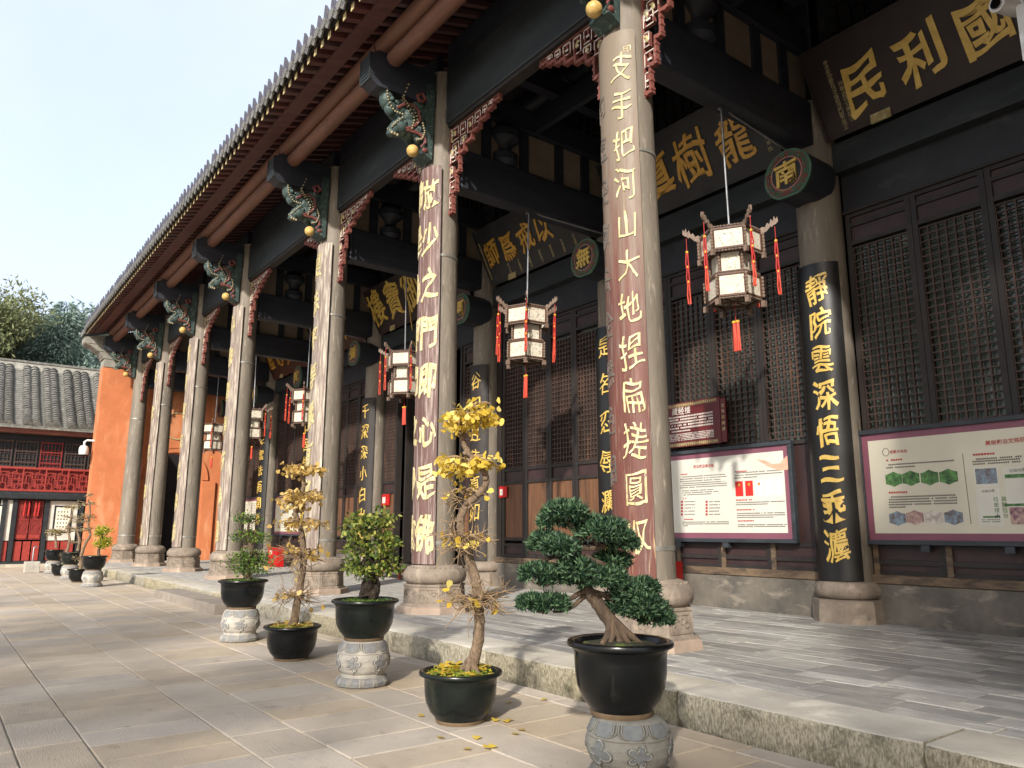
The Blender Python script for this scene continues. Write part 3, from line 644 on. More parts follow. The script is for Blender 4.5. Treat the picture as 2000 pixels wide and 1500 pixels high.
d1 = MB(); disc(d1, 1.02, 10.70, 10.739); d1m = d1.mesh('disc_rim', 'disc_rim')
d2 = MB(); disc(d2, .94, 10.688, 10.699)
for i in range(40):
    t = 2*PI*i/40; rr = .345; q = (.345*math.cos(t), 10.685, max(.345*math.sin(t), -.33)+7.42)
    d2.obox(q, (.03*math.cos(t+.7), 0, .03*math.sin(t+.7)), (0, .012, 0), (-.012*math.sin(t+.7), 0, .012*math.cos(t+.7)))
d2m = d2.mesh('disc_ornament', 'disc_ring')
d3 = MB(); d3.lathe([(.272, 0), (.288, 0), (.288, .016), (.272, .016)], 36, cap=False); d3.v = [(x, 10.69-z, 7.43+y) for x, y, z in d3.v]; d3m = d3.mesh('disc_ring', 'disc_pink')
d4 = MB(); d4.lathe([(.001, 0), (.27, 0)], 36, cap=False); d4.v = [(x, 10.684, 7.43+y) for x, y, z in d4.v]; d4m = d4.mesh('disc_field', 'dark_board')
DISC = dict(A='南', B='無', C='阿', D='彌', E='陀', F='佛')
for k in order:
    X = CX[k]
    c = inst('wall_column', wcm, hall, (X, YWC, 0)); inst('base_ring', wrm, c); inst('plinth', wpm, c)
    b = inst('round_beam_end', dsm, hall, (X, 0, 0)); inst('disc_rim', d1m, b); inst('disc_ornament', d2m, b); inst('disc_ring', d3m, b); inst('disc_field', d4m, b)
    if k in DISC:
        prep(DISC[k]); p, f = glyph(DISC[k], 0, 7.43, .44, .03, lambda u, v, w: (u, 10.684-w, v), warp=.02, bold=0)
        o = MB().add(p, f).build('character', 'gold_bright', b)
# bays
def lattice_mesh(w, h, nx, nz):
    mb = MB(); t = .022
    for i in range(nx+1): x = -w/2+w*i/nx; mb.box(x-t/2, x+t/2, -.03, .03, 0, h)
    for j in range(nz+1): z = h*j/nz; mb.box(-w/2, w/2, -.022, .022, z-t/2, z+t/2)
    return mb.mesh('lattice', 'lattice_wood')
LATW = lattice_mesh(.84, 3.02, 7, 26); LATD = lattice_mesh(.70, 2.96, 7, 26)
def leaf(x0, x1, door, nm, name=None):
    """one window or door leaf of the wall, as a part with rails, lattice and panels"""
    cx = (x0+x1)/2; hw = (x1-x0)/2; z0, z1 = (.98, 6.82); y0, y1 = 11.7, 11.8; st_ = .085 if not door else .1
    f = MB()
    f.box(-hw+.004, -hw+st_, y0, y1, z0, z1); f.box(hw-st_, hw-.004, y0, y1, z0, z1)
    rails = [z0+.04, 1.42, 1.28, 2.82, 3.14, 6.3, 6.62, z1-.04] if door else [z0+.02, 1.16, 1.4, 3.12, 6.31, 6.62, z1-.03]
    for z in rails: f.box(-hw+st_, hw-st_, y0+.004, y1-.004, z-.035, z+.035)
    o = inst(name or ('door_leaf' if door else 'window_leaf'), f.mesh('leaf_frame', 'dark_wood'), hall, (cx, 0, 0))
    la = inst('lattice', LATD if door else LATW, o, (0, 11.75, 3.2), scale=((x1-x0-2*st_)/(.70 if door else .84), 1, 1)); stuff(la)
    MB().box(-hw+st_, hw-st_, 11.83, 11.85, 3.1, 6.3).build('backing', 'behind_lattice', o)
    for a, b in ((6.34, 6.585), (6.655, 6.75)): MB().box(-hw+st_, hw-st_, 11.74, 11.77, a, b).build('top_panel', 'brown_panel', o)
    if door:
        MB().box(-hw+st_, hw-st_, 11.74, 11.77, 2.856, 3.1).build('waist_panel', 'brown_panel', o)
        MB().box(-hw+st_, hw-st_, 11.74, 11.77, 1.456, 2.784).build('lower_panel', 'rust_wood', o)
        MB().box(-hw+st_, hw-st_, 11.74, 11.77, 1.06, 1.244).build('foot_panel', 'brown_panel', o)
    else:
        MB().box(-hw+st_, hw-st_, 11.74, 11.77, 1.0, 1.124).build('foot_panel', 'brown_panel', o); MB().box(-hw+st_, hw-st_, 11.74, 11.77, 1.196, 1.364).build('foot_panel', 'brown_panel', o)
        MB().box(-hw+st_, hw-st_, 11.74, 11.77, 1.436, 3.08).build('lower_panel', 'brown_panel', o)
        MB().box(-hw+.002, -hw+st_+.002, 11.692, 11.72, .95, 1.42).build('worn_stile', 'worn_rail', o)
    return o
kinds = {('A', 'H'): 0, ('B', 'A'): 0, ('C', 'B'): 1, ('D', 'C'): 2, ('E', 'D'): 1, ('F', 'E'): 0, ('G', 'F'): 0}
for (ka, kb), kd in list(kinds.items())+[(('H', 'Z'), 0)]:
    a = CX[ka]; b = CX.get(kb, XE)
    x0, x1 = a+.36, b-.36
    hp(MB().box(x0, x1, 11.5, 11.82, 7.52, 8.04), 'wall_beam', 'green_beam', bevel=.015)
    hp(MB().box(x0, x1, 11.72, 11.84, 6.87, 7.518), 'wall_board', 'dark_board')
    hp(MB().box(x0, x1, 11.66, 11.84, 6.822, 6.868), 'head_rail', 'dark_wood')
    hp(MB().box(a+.1, b-.1, 11.86, 11.95, 7.9, 13.), 'upper_wall', 'dark_board')
    fz = MB()
    for i in range(int((x1-x0)/.24)):
        xx = x0+.12+i*.24; fz.box(xx-.02, xx+.02, 11.78, 11.85, 9.5, 11.6)
    for j in range(9): fz.box(x0, x1, 11.79, 11.84, 9.5+j*.26, 9.53+j*.26)
    stuff(hp(fz, 'upper_lattice', 'dark_wood'))
    if kd == 2:
        hp(MB().box(x0, x1, 11.55, 12.0, ZP-.01, .62), 'threshold', 'dado_stone', bevel=.01)
        leaf(x0+.02, x0+.98, 1, '', ); leaf(x1-.98, x1-.02, 1, '')
        for xx in (x0+.985, x1-1.055): hp(MB().box(xx, xx+.07, 11.66, 11.86, .6, 6.82), 'door_post', 'dark_wood')
        for xx in (x0+1.2, x1-1.2):   # leaves standing open into the dark hall
            hp(MB().box(xx-.04, xx+.04, 11.9, 12.8, .65, 6.7), 'open_leaf', 'dark_wood')
    else:
        hp(MB().box(x0, x1, 11.62, 11.9, ZP-.01, .84), 'dado', 'dado_stone', bevel=.012)
        hp(MB().box(x0, x1, 11.6, 11.88, .845, .975), 'sill', 'worn_rail', bevel=.01)
        n = 4; pad = .02 if not kd else .22; w_ = (x1-x0-2*pad)/n
        if kd:
            for xx in (x0, x1-.2): hp(MB().box(xx, xx+.19, 11.68, 11.86, .98, 6.82), 'door_jamb', 'dark_wood')
        for i in range(n): leaf(x0+pad+i*w_, x0+pad+(i+1)*w_, kd, '')
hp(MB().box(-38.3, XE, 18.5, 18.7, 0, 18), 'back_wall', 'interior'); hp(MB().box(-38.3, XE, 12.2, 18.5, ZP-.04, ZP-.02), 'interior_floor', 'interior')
hp(MB().box(XE, XE+.5, 5.6, 19, 0, 14), 'end_wall', 'orange_plaster')  # unseen near-end wall, added to stop sky light leaking into the porch

# ---- orange end wall with arch at the far end
ew = place('end_wall', 'orange plastered end wall with arched doorway closing the far end of the porch', 'wall', (-38.8, 9, 0))
xa, xb = -39.25, -38.45; ya, yb = 7.8, 10.3; zs, zc = 4.0, 9.04
def ebox(*a, name='wall_body', m='orange_plaster'): return MB().box(*a).build(name, m, ew)
ebox(xa, xb, 5.6, ya, -.1, 8.95); ebox(xa, xb, yb, 19, -.1, 8.95); MB().prism([(5.75, 8.952), (19, 8.952), (19, 17.6), (12.4, 12.3), (5.75, 10.5)], (xa+.3, 0, 0), (0, 1, 0), (0, 0, 1), (xb-xa-.3, 0, 0)).build('upper_wall', 'dark_board', ew)
# spandrel over the arch
mb = MB(); pts = [(ya, 8.95), (ya, zs)]+[((ya+yb)/2-1.25*math.cos(t), zs+1.25*math.sin(t)) for t in np.linspace(0, PI, 17)]+[(yb, 8.95)]
for i in range(1, len(pts)-2):
    p, q = pts[i], pts[i+1]
    mb.prism([p, q, (q[0], 8.95), (p[0], 8.95)], (xa, 0, 0), (0, 1, 0), (0, 0, 1), (xb-xa, 0, 0))
mb.build('arch_spandrel', 'orange_plaster', ew)
for r0, r1, d in ((1.25, 1.45, .06), (1.45, 1.52, .09)):
    mb = MB(); th = np.linspace(0, PI, 21); cyy = (ya+yb)/2
    for t, t2 in zip(th[:-1], th[1:]):
        mb.prism([(cyy-r0*math.cos(t), zs+r0*math.sin(t)), (cyy-r0*math.cos(t2), zs+r0*math.sin(t2)), (cyy-r1*math.cos(t2), zs+r1*math.sin(t2)), (cyy-r1*math.cos(t), zs+r1*math.sin(t))], (xb-.01, 0, 0), (0, 1, 0), (0, 0, 1), (d+.01, 0, 0))
    mb.build('arch_moulding', 'orange_plaster', ew)
for y0, y1 in ((ya-.62, ya-.02), (yb+.02, yb+.62)): MB().box(xb-.01, xb+.14, y0, y1, .2, 3.95).build('pilaster', 'orange_plaster', ew, bevel=.01)
mb = MB(); mb.tube([(xb+.02, (ya+yb)/2+a*1.0, 6.5+b*.55) for a, b in [(math.cos(t)*(1+.12*math.cos(4*t)), math.sin(t)*(1+.15*math.cos(4*t))) for t in np.linspace(0, 2*PI, 41)]], .035, 6); mb.build('cartouche_rim', 'gold_worn', ew)
mb = MB(); mb.prism([(math.cos(t)*(1+.12*math.cos(4*t))*1.0, math.sin(t)*(1+.15*math.cos(4*t))*.55) for t in np.linspace(0, 2*PI, 40, endpoint=False)], (xb+.001, (ya+yb)/2, 6.5), (0, 1, 0), (0, 0, 1), (.012, 0, 0)); mb.build('cartouche', 'orange_plaster', ew)
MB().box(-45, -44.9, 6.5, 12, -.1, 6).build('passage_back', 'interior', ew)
# corbelled pier head carrying the eave
prof = [(5.6, 8.96), (5.6, 9.35), (5.5, 9.42), (5.36, 9.62), (5.2, 9.72), (5.02, 9.86), (4.82, 9.92), (4.74, 10.0), (4.74, 10.22), (6.9, 10.75), (6.9, 8.96)]
MB().prism(prof, (xa-.02, 0, 0), (0, 1, 0), (0, 0, 1), (xb-xa+.06, 0, 0)).build('corbel', 'grey_corbel', ew)
for i, (y, z) in enumerate([(5.56, 9.33), (5.3, 9.65), (4.8, 9.95)]): MB().box(xa-.04, xb+.07, y-.03, y+1.0, z, z+.05).build('corbel_moulding', 'grey_corbel', ew)
MB().prism([(4.66, 10.33), (12.4, 12.72), (12.4, 12.95), (4.66, 10.58)], (-39.3, 0, 0), (0, 1, 0), (0, 0, 1), (1.0, 0, 0)).build('gable_cap', 'tile', ew)

# ================================================================== things hung on the hall
def cyl(X, Y, r, ln=0.):
    def m_(u, v, w): t = -PI/2+u/r; return (X+ln*v+(r+w)*math.cos(t), Y+(r+w)*math.sin(t), v)
    return m_
def curved_board(o, X, Y, r0, r1, half, z0, z1, m, name='board', n=18, ln=0.):
    mb = MB(); v = []; f = []
    for z in (z0, z1):
        for r in (r0, r1):
            for i in range(n+1): t = -PI/2-half+2*half*i/n; v.append((X+ln*z+r*math.cos(t), Y+r*math.sin(t), z))
    K = n+1
    for i in range(n):
        f += [(K+i, K+i+1, 3*K+i+1, 3*K+i), (i+1, i, 2*K+i, 2*K+i+1), (2*K+i, 3*K+i, 3*K+i+1, 2*K+i+1), (K+i, i, i+1, K+i+1)]
    f += [(0, K, 3*K, 2*K), (K-1, 3*K-1, 4*K-1, 2*K-1)]
    mb.add(v, f); return mb.build(name, m, o, True)
front = dict(
 A=('支手把河山大地捏扁搓圓収', 'red_lacquer_new', 'gold_pale', '向虛空撒去全無色相', 'tall red-brown couplet board with gilt characters on the column behind the dark green bonsai'),
 B=('放少之門即心是佛', 'red_lacquer', 'gold_pale', '', 'worn plum couplet board with large pale gold characters behind the nearer yellow ginkgo'),
 C=('是法平等無有高下', 'pale_lacquer', 'gold_worn', '', 'whitened couplet board on the column behind the farther yellow ginkgo'),
 D=('心地清淨方為道', 'pale_lacquer', 'gold_worn', '', 'yellow-flecked whitened couplet board on the column right behind the layered shrub'),
 E=('退步原來是向前', 'pale_lacquer', 'gold_worn', '', 'faded couplet board on the third column from the far orange wall end'),
 F=('念念不離心', 'pale_lacquer', 'gold_worn', '', 'faded narrow couplet board on the second column from the far end'))
for k, (txt, m, gm, sec, lab) in front.items():
    X = CX[k]; r1 = .405
    o = place('couplet_board', lab, 'couplet', (X, YC-.4, 1.05), 'couplet boards on the porch columns')
    curved_board(o, X, YC, .36, r1, rad(58), 1.06, 8.3, m, ln=LEAN[k])
    n = len(txt); mp = cyl(X, YC, r1, LEAN[k])
    letters([(c, .21 if k in 'AB' else -.02, 7.75-(7.75-1.55)*i/(n-1), .46 if n > 9 else .6) for i, c in enumerate(txt)], mp, gm, o, .012, warp=.055, bold=1 if n > 9 else 2, shear=.12, sx=.66 if n > 9 else .6)
    if sec: letters([(c, -.2, 7.3-.62*i, .4) for i, c in enumerate(sec)], mp, 'carve_dark', o, .008, warp=.06, bold=1, sx=.75)
    elif k == 'B': letters([(c, -.2, 7.75-(7.75-1.55)*i/(n-1), .6) for i, c in enumerate(reversed(txt))], mp, gm, o, .012, warp=.06, bold=2, sx=.7)
    if k == 'A': MB().add(*glyph('印' if prep('印') is None else '印', .3, 8.0, .12, .004, mp)).build('seal', 'gold_worn', o)
wall_txt = dict(
 A=('靜院雲深悟三乘灋', 'black_lacquer', 'glossy black couplet board of eight gilt characters between the two large notice boards'),
 B=('是名忍辱瀾圓', 'black_lacquer', 'black couplet board with thin gilt seal-like characters half hidden behind the nearest column'),
 C=('谷回且值真如法', 'dark_wood', 'dark brown couplet board with pale gilt characters left of the four-leaf door'),
 D=('千深深小白出生', 'dark_wood', 'brown couplet board seen edge on, gilt characters beside the open doorway'),
 E=('貞固信行見如來', 'black_lacquer', 'black couplet board seen edge on behind the farther ginkgo'),
 F=('慈雲法雨潤群生', 'black_lacquer', 'black couplet board seen edge on behind the layered shrub, near the orange wall'))
for k, (txt, m, lab) in wall_txt.items():
    X = CX[k]; o = place('wall_couplet', lab, 'couplet', (X, 11.15, .88), 'couplet boards on the wall columns')
    curved_board(o, X, YWC, .39, .43, rad(62), .88, 5.95, m)
    n = len(txt); letters([(c, .1, 5.5-(5.5-1.4)*i/(n-1), .5) for i, c in enumerate(txt)], cyl(X, YWC, .43), 'gold_bright', o, .014, warp=.045, bold=0 if k == 'A' else 1, sx=.74)

def plaque(lab, x0, x1, chars, m, gm, size, small=()):
    yb, zb, yt, zt = 11.4, 8.06, 10.72, 9.42
    o = place('name_plaque', lab, 'plaque', ((x0+x1)/2, yb, zb), 'gilt name plaques over the porch wall')
    e = Vector((0, yt-yb, zt-zb)); H = e.length; e.normalize(); nrm = Vector((0, -e.z, e.y))
    if nrm.y > 0: nrm = -nrm
    b = Vector((0, yb, zb))
    MB().prism([(x0, 0), (x1, 0), (x1, H), (x0, H)], b, (1, 0, 0), e, -nrm*.06).build('board', m, o)
    fr_ = MB()
    for a in ((x0, x1, -.0, .045), (x0, x1, H-.045, H)): fr_.prism([(a[0], a[2]), (a[1], a[2]), (a[1], a[3]), (a[0], a[3])], b+nrm*.001, (1, 0, 0), e, nrm*.018)
    for a in ((x0, x0+.045), (x1-.045, x1)): fr_.prism([(a[0], .046), (a[1], .046), (a[1], H-.046), (a[0], H-.046)], b+nrm*.001, (1, 0, 0), e, nrm*.018)
    fr_.build('frame', m, o)
    mp = lambda u, v, w: tuple(b+Vector((u, 0, 0))+e*v+nrm*(w+.002))
    letters([(c, x, H*.52+dv, size) for c, x, dv in chars], mp, gm, o, .022, warp=.045, bold=0, shear=.1, sx=.86)
    it = []
    for (x, v0, v1, t) in small:
        n = max(1, len(t)-1); it += [(c, x, v0+(v1-v0)*i/n, .085) for i, c in enumerate(t)]
    if it: letters(it, mp, 'gold_worn', o, .003, joined='inscription', warp=.04, bold=1)
    mb = MB(); cx_ = x0+.95
    mb.box(cx_-.16, cx_+.16, yb-.06, yb-.02, zb-.03, zb+.16); mb.build('support_block', 'gold_worn', o)
    return o
sm = '甲子年仲春吉日文殊院沙門敬立信士弟子同叩'
plaque('dark plaque with three big gilt characters at the top right, above the largest notice board', CX['A']+.35, CX['H']-.3, [('民', -5.46, -.16), ('利', -4.56, -.14), ('國', -3.69, -.12), ('護', -2.75, -.12)], 'plaque_brown', 'gold_bright', .82, [(-5.93, 1.2, .12, sm[:16]), (-5.8, .8, .2, sm[3:11])])
plaque('charcoal plaque with dark gold cursive characters between the nearest column and the round medallion', CX['B']+.4, CX['A']-.45, [('龍', -7.91, -.08), ('樹', -8.9, -.05), ('真', -9.8, -.08)], 'dark_board', 'gold', .95, [(-7.3, 1.1, .3, sm[2:10])])
plaque('charcoal plaque of four gilt characters above the four-leaf door and hanging lantern', CX['C']+.5, CX['B']-.45, [('師', -15.55, 0), ('爲', -14.84, -.02), ('戒', -14.12, .0), ('以', -13.44, .03)], 'dark_board', 'gold', .72, [(-15.93, 1.15, .2, sm), (-12.6, 1.3, 1.0, sm[:3])]+[(-15.1+.42*i, .36, .1, sm[i:i+5]) for i in range(7)])
plaque('dark brown plaque with heavy gilt characters left of the worn plum column board', CX['D']+.5, CX['C']-.5, [('樓', -22.05, .04), ('寶', -20.9, .06), ('御', -19.75, .06)], 'plaque_brown', 'gold_bright', 1.15, [(-19.6, 1.3, .3, sm[4:12])])
plaque('red-brown plaque half hidden behind the whitened column board', CX['E']+.5, CX['D']-.5, [('春', -27.0, 0), ('永', -25.8, 0), ('林', -24.6, 0)], 'plaque_red', 'gold', .9, [(-27.3, 1.3, .1, sm)])
plaque('reddish plaque with orange-gold characters between the two whitened column boards', CX['F']+.5, CX['E']-.5, [('度', -31.9, 0), ('心', -31.0, 0), ('如', -30.1, 0), ('法', -29.1, 0)], 'plaque_red', 'gold', .8)

# ---- lanterns
def hexpt(r, i, z, a0=PI/6): t = a0+i*PI/3; return Vector((r*math.cos(t), r*math.sin(t), z))
def make_lantern():
    o = thing('palace_lantern', '', 'lantern'); fret_ = MB(); paper = []
    fm = MB()
    tiers = [(.43, .43, .80, 1.10), (.30, .30, .46, .78), (.38, .38, .10, .42)]
    for (ra, rb, z0, z1) in tiers:
        for i in range(6):
            a0, b0 = hexpt(ra, i, z0), hexpt(ra, i+1, z0); a1, b1 = hexpt(rb, i, z1), hexpt(rb, i+1, z1)
            nr = ((a0+b0)/2).normalized(); nr.z = 0
            fm.bar(a0, a1, .03, .03); fm.bar(a0, b0, .03, .028); fm.bar(a1, b1, .03, .028)
            q = MB(); k = .93; cen = (a0+b0+a1+b1)/4; q.add([cen+(p-cen)*k-nr*.004 for p in (a0, b0, b1, a1)]+[cen+(p-cen)*k-nr*.012 for p in (a0, b0, b1, a1)], [(0, 1, 2, 3), (7, 6, 5, 4)])
            paper.append(q)
            for (p, q2, dz) in ((a1, b1, .035), (a0, b0, -.035)):   # pierced valances
                for s_ in range(9):
                    c = p.lerp(q2, (s_+.5)/9)+Vector((0, 0, dz)); fret_.lathe([(.012, -.008), (.024, -.008), (.024, .008), (.012, .008)], 7, c, cap=False)
            for s_ in range(6):
                c = a0.lerp(a1, (s_+.5)/6)*1.0; c = Vector((c.x*1.09, c.y*1.09, c.z)); fret_.ball(c, (.022, .022, .03), 6, 4)
    for i in range(6):   # feet and struts
        fm.bar(hexpt(.38, i, .10), hexpt(.30, i, .02), .025, .025); fm.bar(hexpt(.43, i, .80), hexpt(.30, i, .78), .025, .025); fm.bar(hexpt(.38, i, .42), hexpt(.30, i, .46), .025, .025)
        p = hexpt(.41, i, .06); fret_.box(p.x-.03, p.x+.03, p.y-.03, p.y+.03, -.04, .05); fm.bar(hexpt(.43, i, 1.1), (0, 0, 1.2), .025, .025); fm.bar(hexpt(.38, i, .08), (0, 0, .08), .02, .02)
        p = hexpt(.46, i, .78); fret_.box(p.x-.025, p.x+.025, p.y-.025, p.y+.025, .7, .79)
    fm.build('lantern_frame', 'lantern_wood', o); stuff(fret_.build('pierced_trim', 'lantern_fret', o))
    for q in paper: q.build('paper_panel', 'lantern_paper', o)
    MB().lathe([(.05, 1.13), (.09, 1.16), (.05, 1.2), (.02, 1.24)], 12).build('crown_knob', 'lantern_wood', o)
    MB().tube([(0, 0, 1.22), (0, 0, 1.3), (.0, 0, 3.22)], .016, 8).build('hanging_rod', 'steel', o, True)
    MB().tube([(0, -.05, 3.16), (0, -.03, 3.25), (0, .05, 3.27), (0, .3, 3.2), (0, 1.85, 3.12), (0, 1.95, 3.02), (0, 1.97, 2.75)], .02, 8).build('bracket_rod', 'steel', o, True)
    drg = [(0, 0), (.1, .06), (.16, .05), (.2, .1), (.24, .08), (.27, .14), (.31, .11), (.33, .17), (.36, .13), (.39, .16), (.4, .1), (.36, .075), (.31, .06), (.25, .045), (.18, .0), (.1, -.02), (.0, -.05)]
    for i in range(6):
        t = PI/6+i*PI/3; d = Vector((math.cos(t), math.sin(t), 0)); s_ = Vector((-d.y, d.x, 0))
        a = MB(); a.prism([(p[0], p[1]) for p in drg], hexpt(.38, i, 1.1)-s_*.012, d*.78, Vector((0, 0, 1.3)), s_*.024)
        a.tube([hexpt(.6, i, 1.17)+s_*.03, hexpt(.6, i, 1.17)-s_*.03], .02, 6); a.build('dragon_arm', 'lantern_fret', o)
        p = hexpt(.64, i, 0); ph = R_.uniform(0, 6)
        tm = MB(); zt = 1.16
        tm.tube([(p.x, p.y, zt), (p.x, p.y, zt-.2)], .006, 5)
        z = zt-.2
        for q in range(3):
            tm.lathe([(.01, z-.04), (.021, z-.035), (.021, z-.005), (.01, z)], 8, (p.x, p.y, 0), mi=2)
            L_ = .26 if q < 2 else .34
            for j in range(3): tm.tube([(p.x+.012*math.cos(2.1*j), p.y+.012*math.sin(2.1*j), z-.03), (p.x+.02*math.cos(2.1*j+ph), p.y+.02*math.sin(2.1*j), z-.03-L_*.6), (p.x+.02*math.cos(2.1*j), p.y+.02*math.sin(2.1*j), z-.03-L_)], .011, 5, mi=0 if q < 2 else 1)
            z -= .235
        tm.build('tassel', ['tassel_red', 'tassel_orange', 'tassel_yellow'], o)
    tm = MB(); tm.tube([(0, 0, .08), (0, 0, -.2)], .005, 5)
    for j in range(2):
        xx = -.03+.06*j; tm.lathe([(.015, -.24), (.03, -.235), (.03, -.205), (.015, -.2)], 8, (xx, 0, 0), mi=2)
        for q in range(4): tm.tube([(xx+.012*math.cos(q*1.6), .012*math.sin(q*1.6), -.23), (xx+.02*math.cos(q*1.6), .02*math.sin(q*1.6), -.66)], .014, 5, mi=1)
    tm.build('centre_tassel', ['tassel_red', 'tassel_orange', 'tassel_yellow'], o)
    return o
lan = make_lantern()
LL = dict(A='hexagonal paper lantern with red tassels hanging nearest, left of the round medallion', B='hexagonal paper lantern with red tassels in front of the four-leaf lattice door',
          C='paper lantern mostly hidden behind the worn plum column board', D='paper lantern peeping out behind the whitened column board above the farther ginkgo',
          E='small paper lantern above the red box, framed between two pale columns', F='smallest paper lantern against the orange wall by the arch')
for i, k in enumerate('ABCDEF'):
    o = lan if i == 0 else copy_tree(lan)
    o.location = (CX[k], 9.1 if k in 'ABC' else 9.15, 4.84); o['label'] = LL[k]; o['group'] = 'tasselled palace lanterns under the porch'; o.rotation_euler = (rad((.6, -.8, .4, 0, 1, -.5)[i]), rad((-.5, .7, -.6, .8, 0, .4)[i]), rad((3, -9, 14, 0, -7, 6)[i]))

# ---- notice boards
def blocks(mb, x0, x1, z, h, mp, gap=.25, rr=R_):
    x = x0
    while x < x1-h:
        if rr.random() > .06: 
            w = h*.8; p = [mp(x, z-h/2*rr.uniform(.7, 1), 0), mp(x+w, z-h/2*rr.uniform(.7, 1), 0), mp(x+w, z+h/2*rr.uniform(.7, 1), 0), mp(x, z+h/2*rr.uniform(.7, 1), 0)]
            mb.add(p, [(0, 1, 2, 3)])
        x += h*(.8+gap)
def plate(o, name, m, mp, x0, x1, z0, z1, w=.001, poly=None):
    P = poly or [(x0, z0), (x1, z0), (x1, z1), (x0, z1)]
    v = [mp(a, b, w) for a, b in P]; n = len(P); v2 = [mp(a, b, -.002) for a, b in P]
    return MB().add(v+v2, [tuple(range(n))]+[(n+i, n+(i+1) % n, (i+1) % n, i) for i in range(n)]).build(name, m, o)
def board(lab, x0, x1, z0, z1, inner, bg_='board_border'):
    o = place('notice_board', lab, 'notice board', ((x0+x1)/2, 11.62, z0), None); y = 11.62
    for n_, b in (('frame_rail', (x0, x1, y-.06, y+.05, z0, z0+.07)), ('frame_rail', (x0, x1, y-.06, y+.05, z1-.07, z1)), ('frame_stile', (x0, x0+.07, y-.055, y+.05, z0+.071, z1-.071)), ('frame_stile', (x1-.07, x1, y-.055, y+.05, z0+.071, z1-.071))):
        MB().box(*b).build(n_, 'board_frame', o, bevel=.008)
    MB().box(x0+.06, x1-.06, y-.02, y+.04, z0+.06, z1-.06).build('border', bg_, o)
    MB().box(x0+.17, x1-.17, y-.024, y-.0205, z0+.17, z1-.17).build('sheet', inner, o)
    mp = lambda u, v, w: (u, y-.0255-w, v)
    for xx in (x0+.9, x0+2.0):
        MB().box(xx-.06, xx+.06, y-.05, y+.05, z0-.09, z0-.002).build('clip', 'board_frame', o)
    return o, mp
hexa = [(-.5, .3), (-.28, .36), (0, .5), (.28, .36), (.5, .3), (.5, -.3), (.28, -.36), (0, -.5), (-.28, -.36), (-.5, -.3)]
o, mp = board('large cream notice board with maroon border at the right edge, under the lattice windows', -6.33, -2.0, 1.42, 3.17, 'board_cream')
BP = lambda u, v: (lambda p: (p.x, p.z))(onplane(u, v, 1, 11.594))
def head(o, mp, t, u0, u1, v0, v1, m_='print_red', bold=0, name='heading', w0=0.):
    (xa_, za_), (xb_, zb_) = BP(u0, v0), BP(u1, v1); n = len(t); d = (xb_-xa_)/max(1, n)
    letters([(c, xa_+d*(i+.5), za_+(zb_-za_)*(i+.5)/n, d*1.0) for i, c in enumerate(t)], lambda u, v, w: mp(u, v, w+w0), m_, o, .001, joined=name, warp=0, bold=bold, shear=0)
def lines(o, mp, rows, m_, name, h):
    mb = MB()
    for (u0, v0, u1) in rows:
        x0_, z_ = BP(u0, v0); x1_ = BP(u1, v0)[0]; blocks(mb, x0_, x1_, z_, h, mp)
    stuff(mb.build(name, m_, o))
def hexpic(o, mp, u, v, m_, w=.25, h=.23):
    x_, z_ = BP(u, v); plate(o, 'picture', m_, mp, 0, 0, 0, 0, poly=[(x_+a*w, z_+b*h) for a, b in hexa])
def card(o, mp, u0, v0, u1, v1, m_, name='card', w=.001):
    (xa_, za_), (xb_, zb_) = BP(u0, v0), BP(u1, v1); plate(o, name, m_, mp, min(xa_, xb_), max(xa_, xb_), min(za_, zb_), max(za_, zb_), w)
head(o, mp, '美丽和谐文殊院', 1924, 2003, 866, 858); head(o, mp, '成都文殊院', 1737, 1772, 883, 881)
x_, z_ = BP(1730, 883); MB().tube([mp(x_+.05*math.cos(t), z_+.06*math.sin(t), .002) for t in np.linspace(0, 2*PI, 15)], .004, 4).build('emblem_ring', 'print_dark', o)
lines(o, mp, [(1735, 908, 1866), (1731, 914, 1790), (1740, 971, 1868), (1736, 976, 1872), (1736, 981, 1874), (1736, 986, 1874), (1737, 991, 1772), (1906, 897, 1998), (1899, 902, 1998), (1900, 907, 1998)], 'print_dark', 'body_text', .026)
lines(o, mp, [(1731, 899.5, 1764), (1736, 962.5, 1774), (1900, 888.5, 1945)], 'print_red', 'subheading', .034)
dv = MB()
for i in range(30):
    x_, z_ = BP(1880+17*i/30, 888+138*i/30); dv.add([mp(x_+a, z_+b, 0) for a, b in ((-.006, -.012), (.006, -.012), (.006, .012), (-.006, .012))], [(0, 1, 2, 3)])
stuff(dv.build('dotted_rule', 'print_dark', o))
for i, (u, v) in enumerate([(1745.6, 936), (1779, 934), (1815.5, 932.7), (1852.5, 931)]): hexpic(o, mp, u, v, 'print_green' if i != 1 else 'print_green')
for i, (u, v) in enumerate([(1753, 1012.6), (1787, 1011), (1824, 1011), (1862.6, 1010.4)]): hexpic(o, mp, u, v, ('print_photo', 'print_photo_b', 'print_photo_c', 'print_photo')[i], .25, .22)
card(o, mp, 1901, 914, 1952, 950, 'board_white'); card(o, mp, 1904, 916, 1949, 944, 'print_photo', 'picture', .003)
card(o, mp, 1905, 954, 1961, 1027, 'board_white'); card(o, mp, 1959, 913, 2012, 990, 'board_white'); card(o, mp, 1971, 991, 2015, 1024, 'print_photo_b', 'picture')
card(o, mp, 1920, 1008, 1954, 1011, 'print_green', 'green_strip', .003); card(o, mp, 1962, 927, 2010, 932, 'print_green', 'green_strip', .003); card(o, mp, 1962, 984, 2010, 988, 'print_green', 'green_strip', .003)
head(o, mp, '垃圾分类', 1917, 1943, 960, 958, 'print_dark', 1, w0=.003); head(o, mp, '垃圾分类', 1971, 2003, 920, 917, 'print_dark', 1, w0=.003)
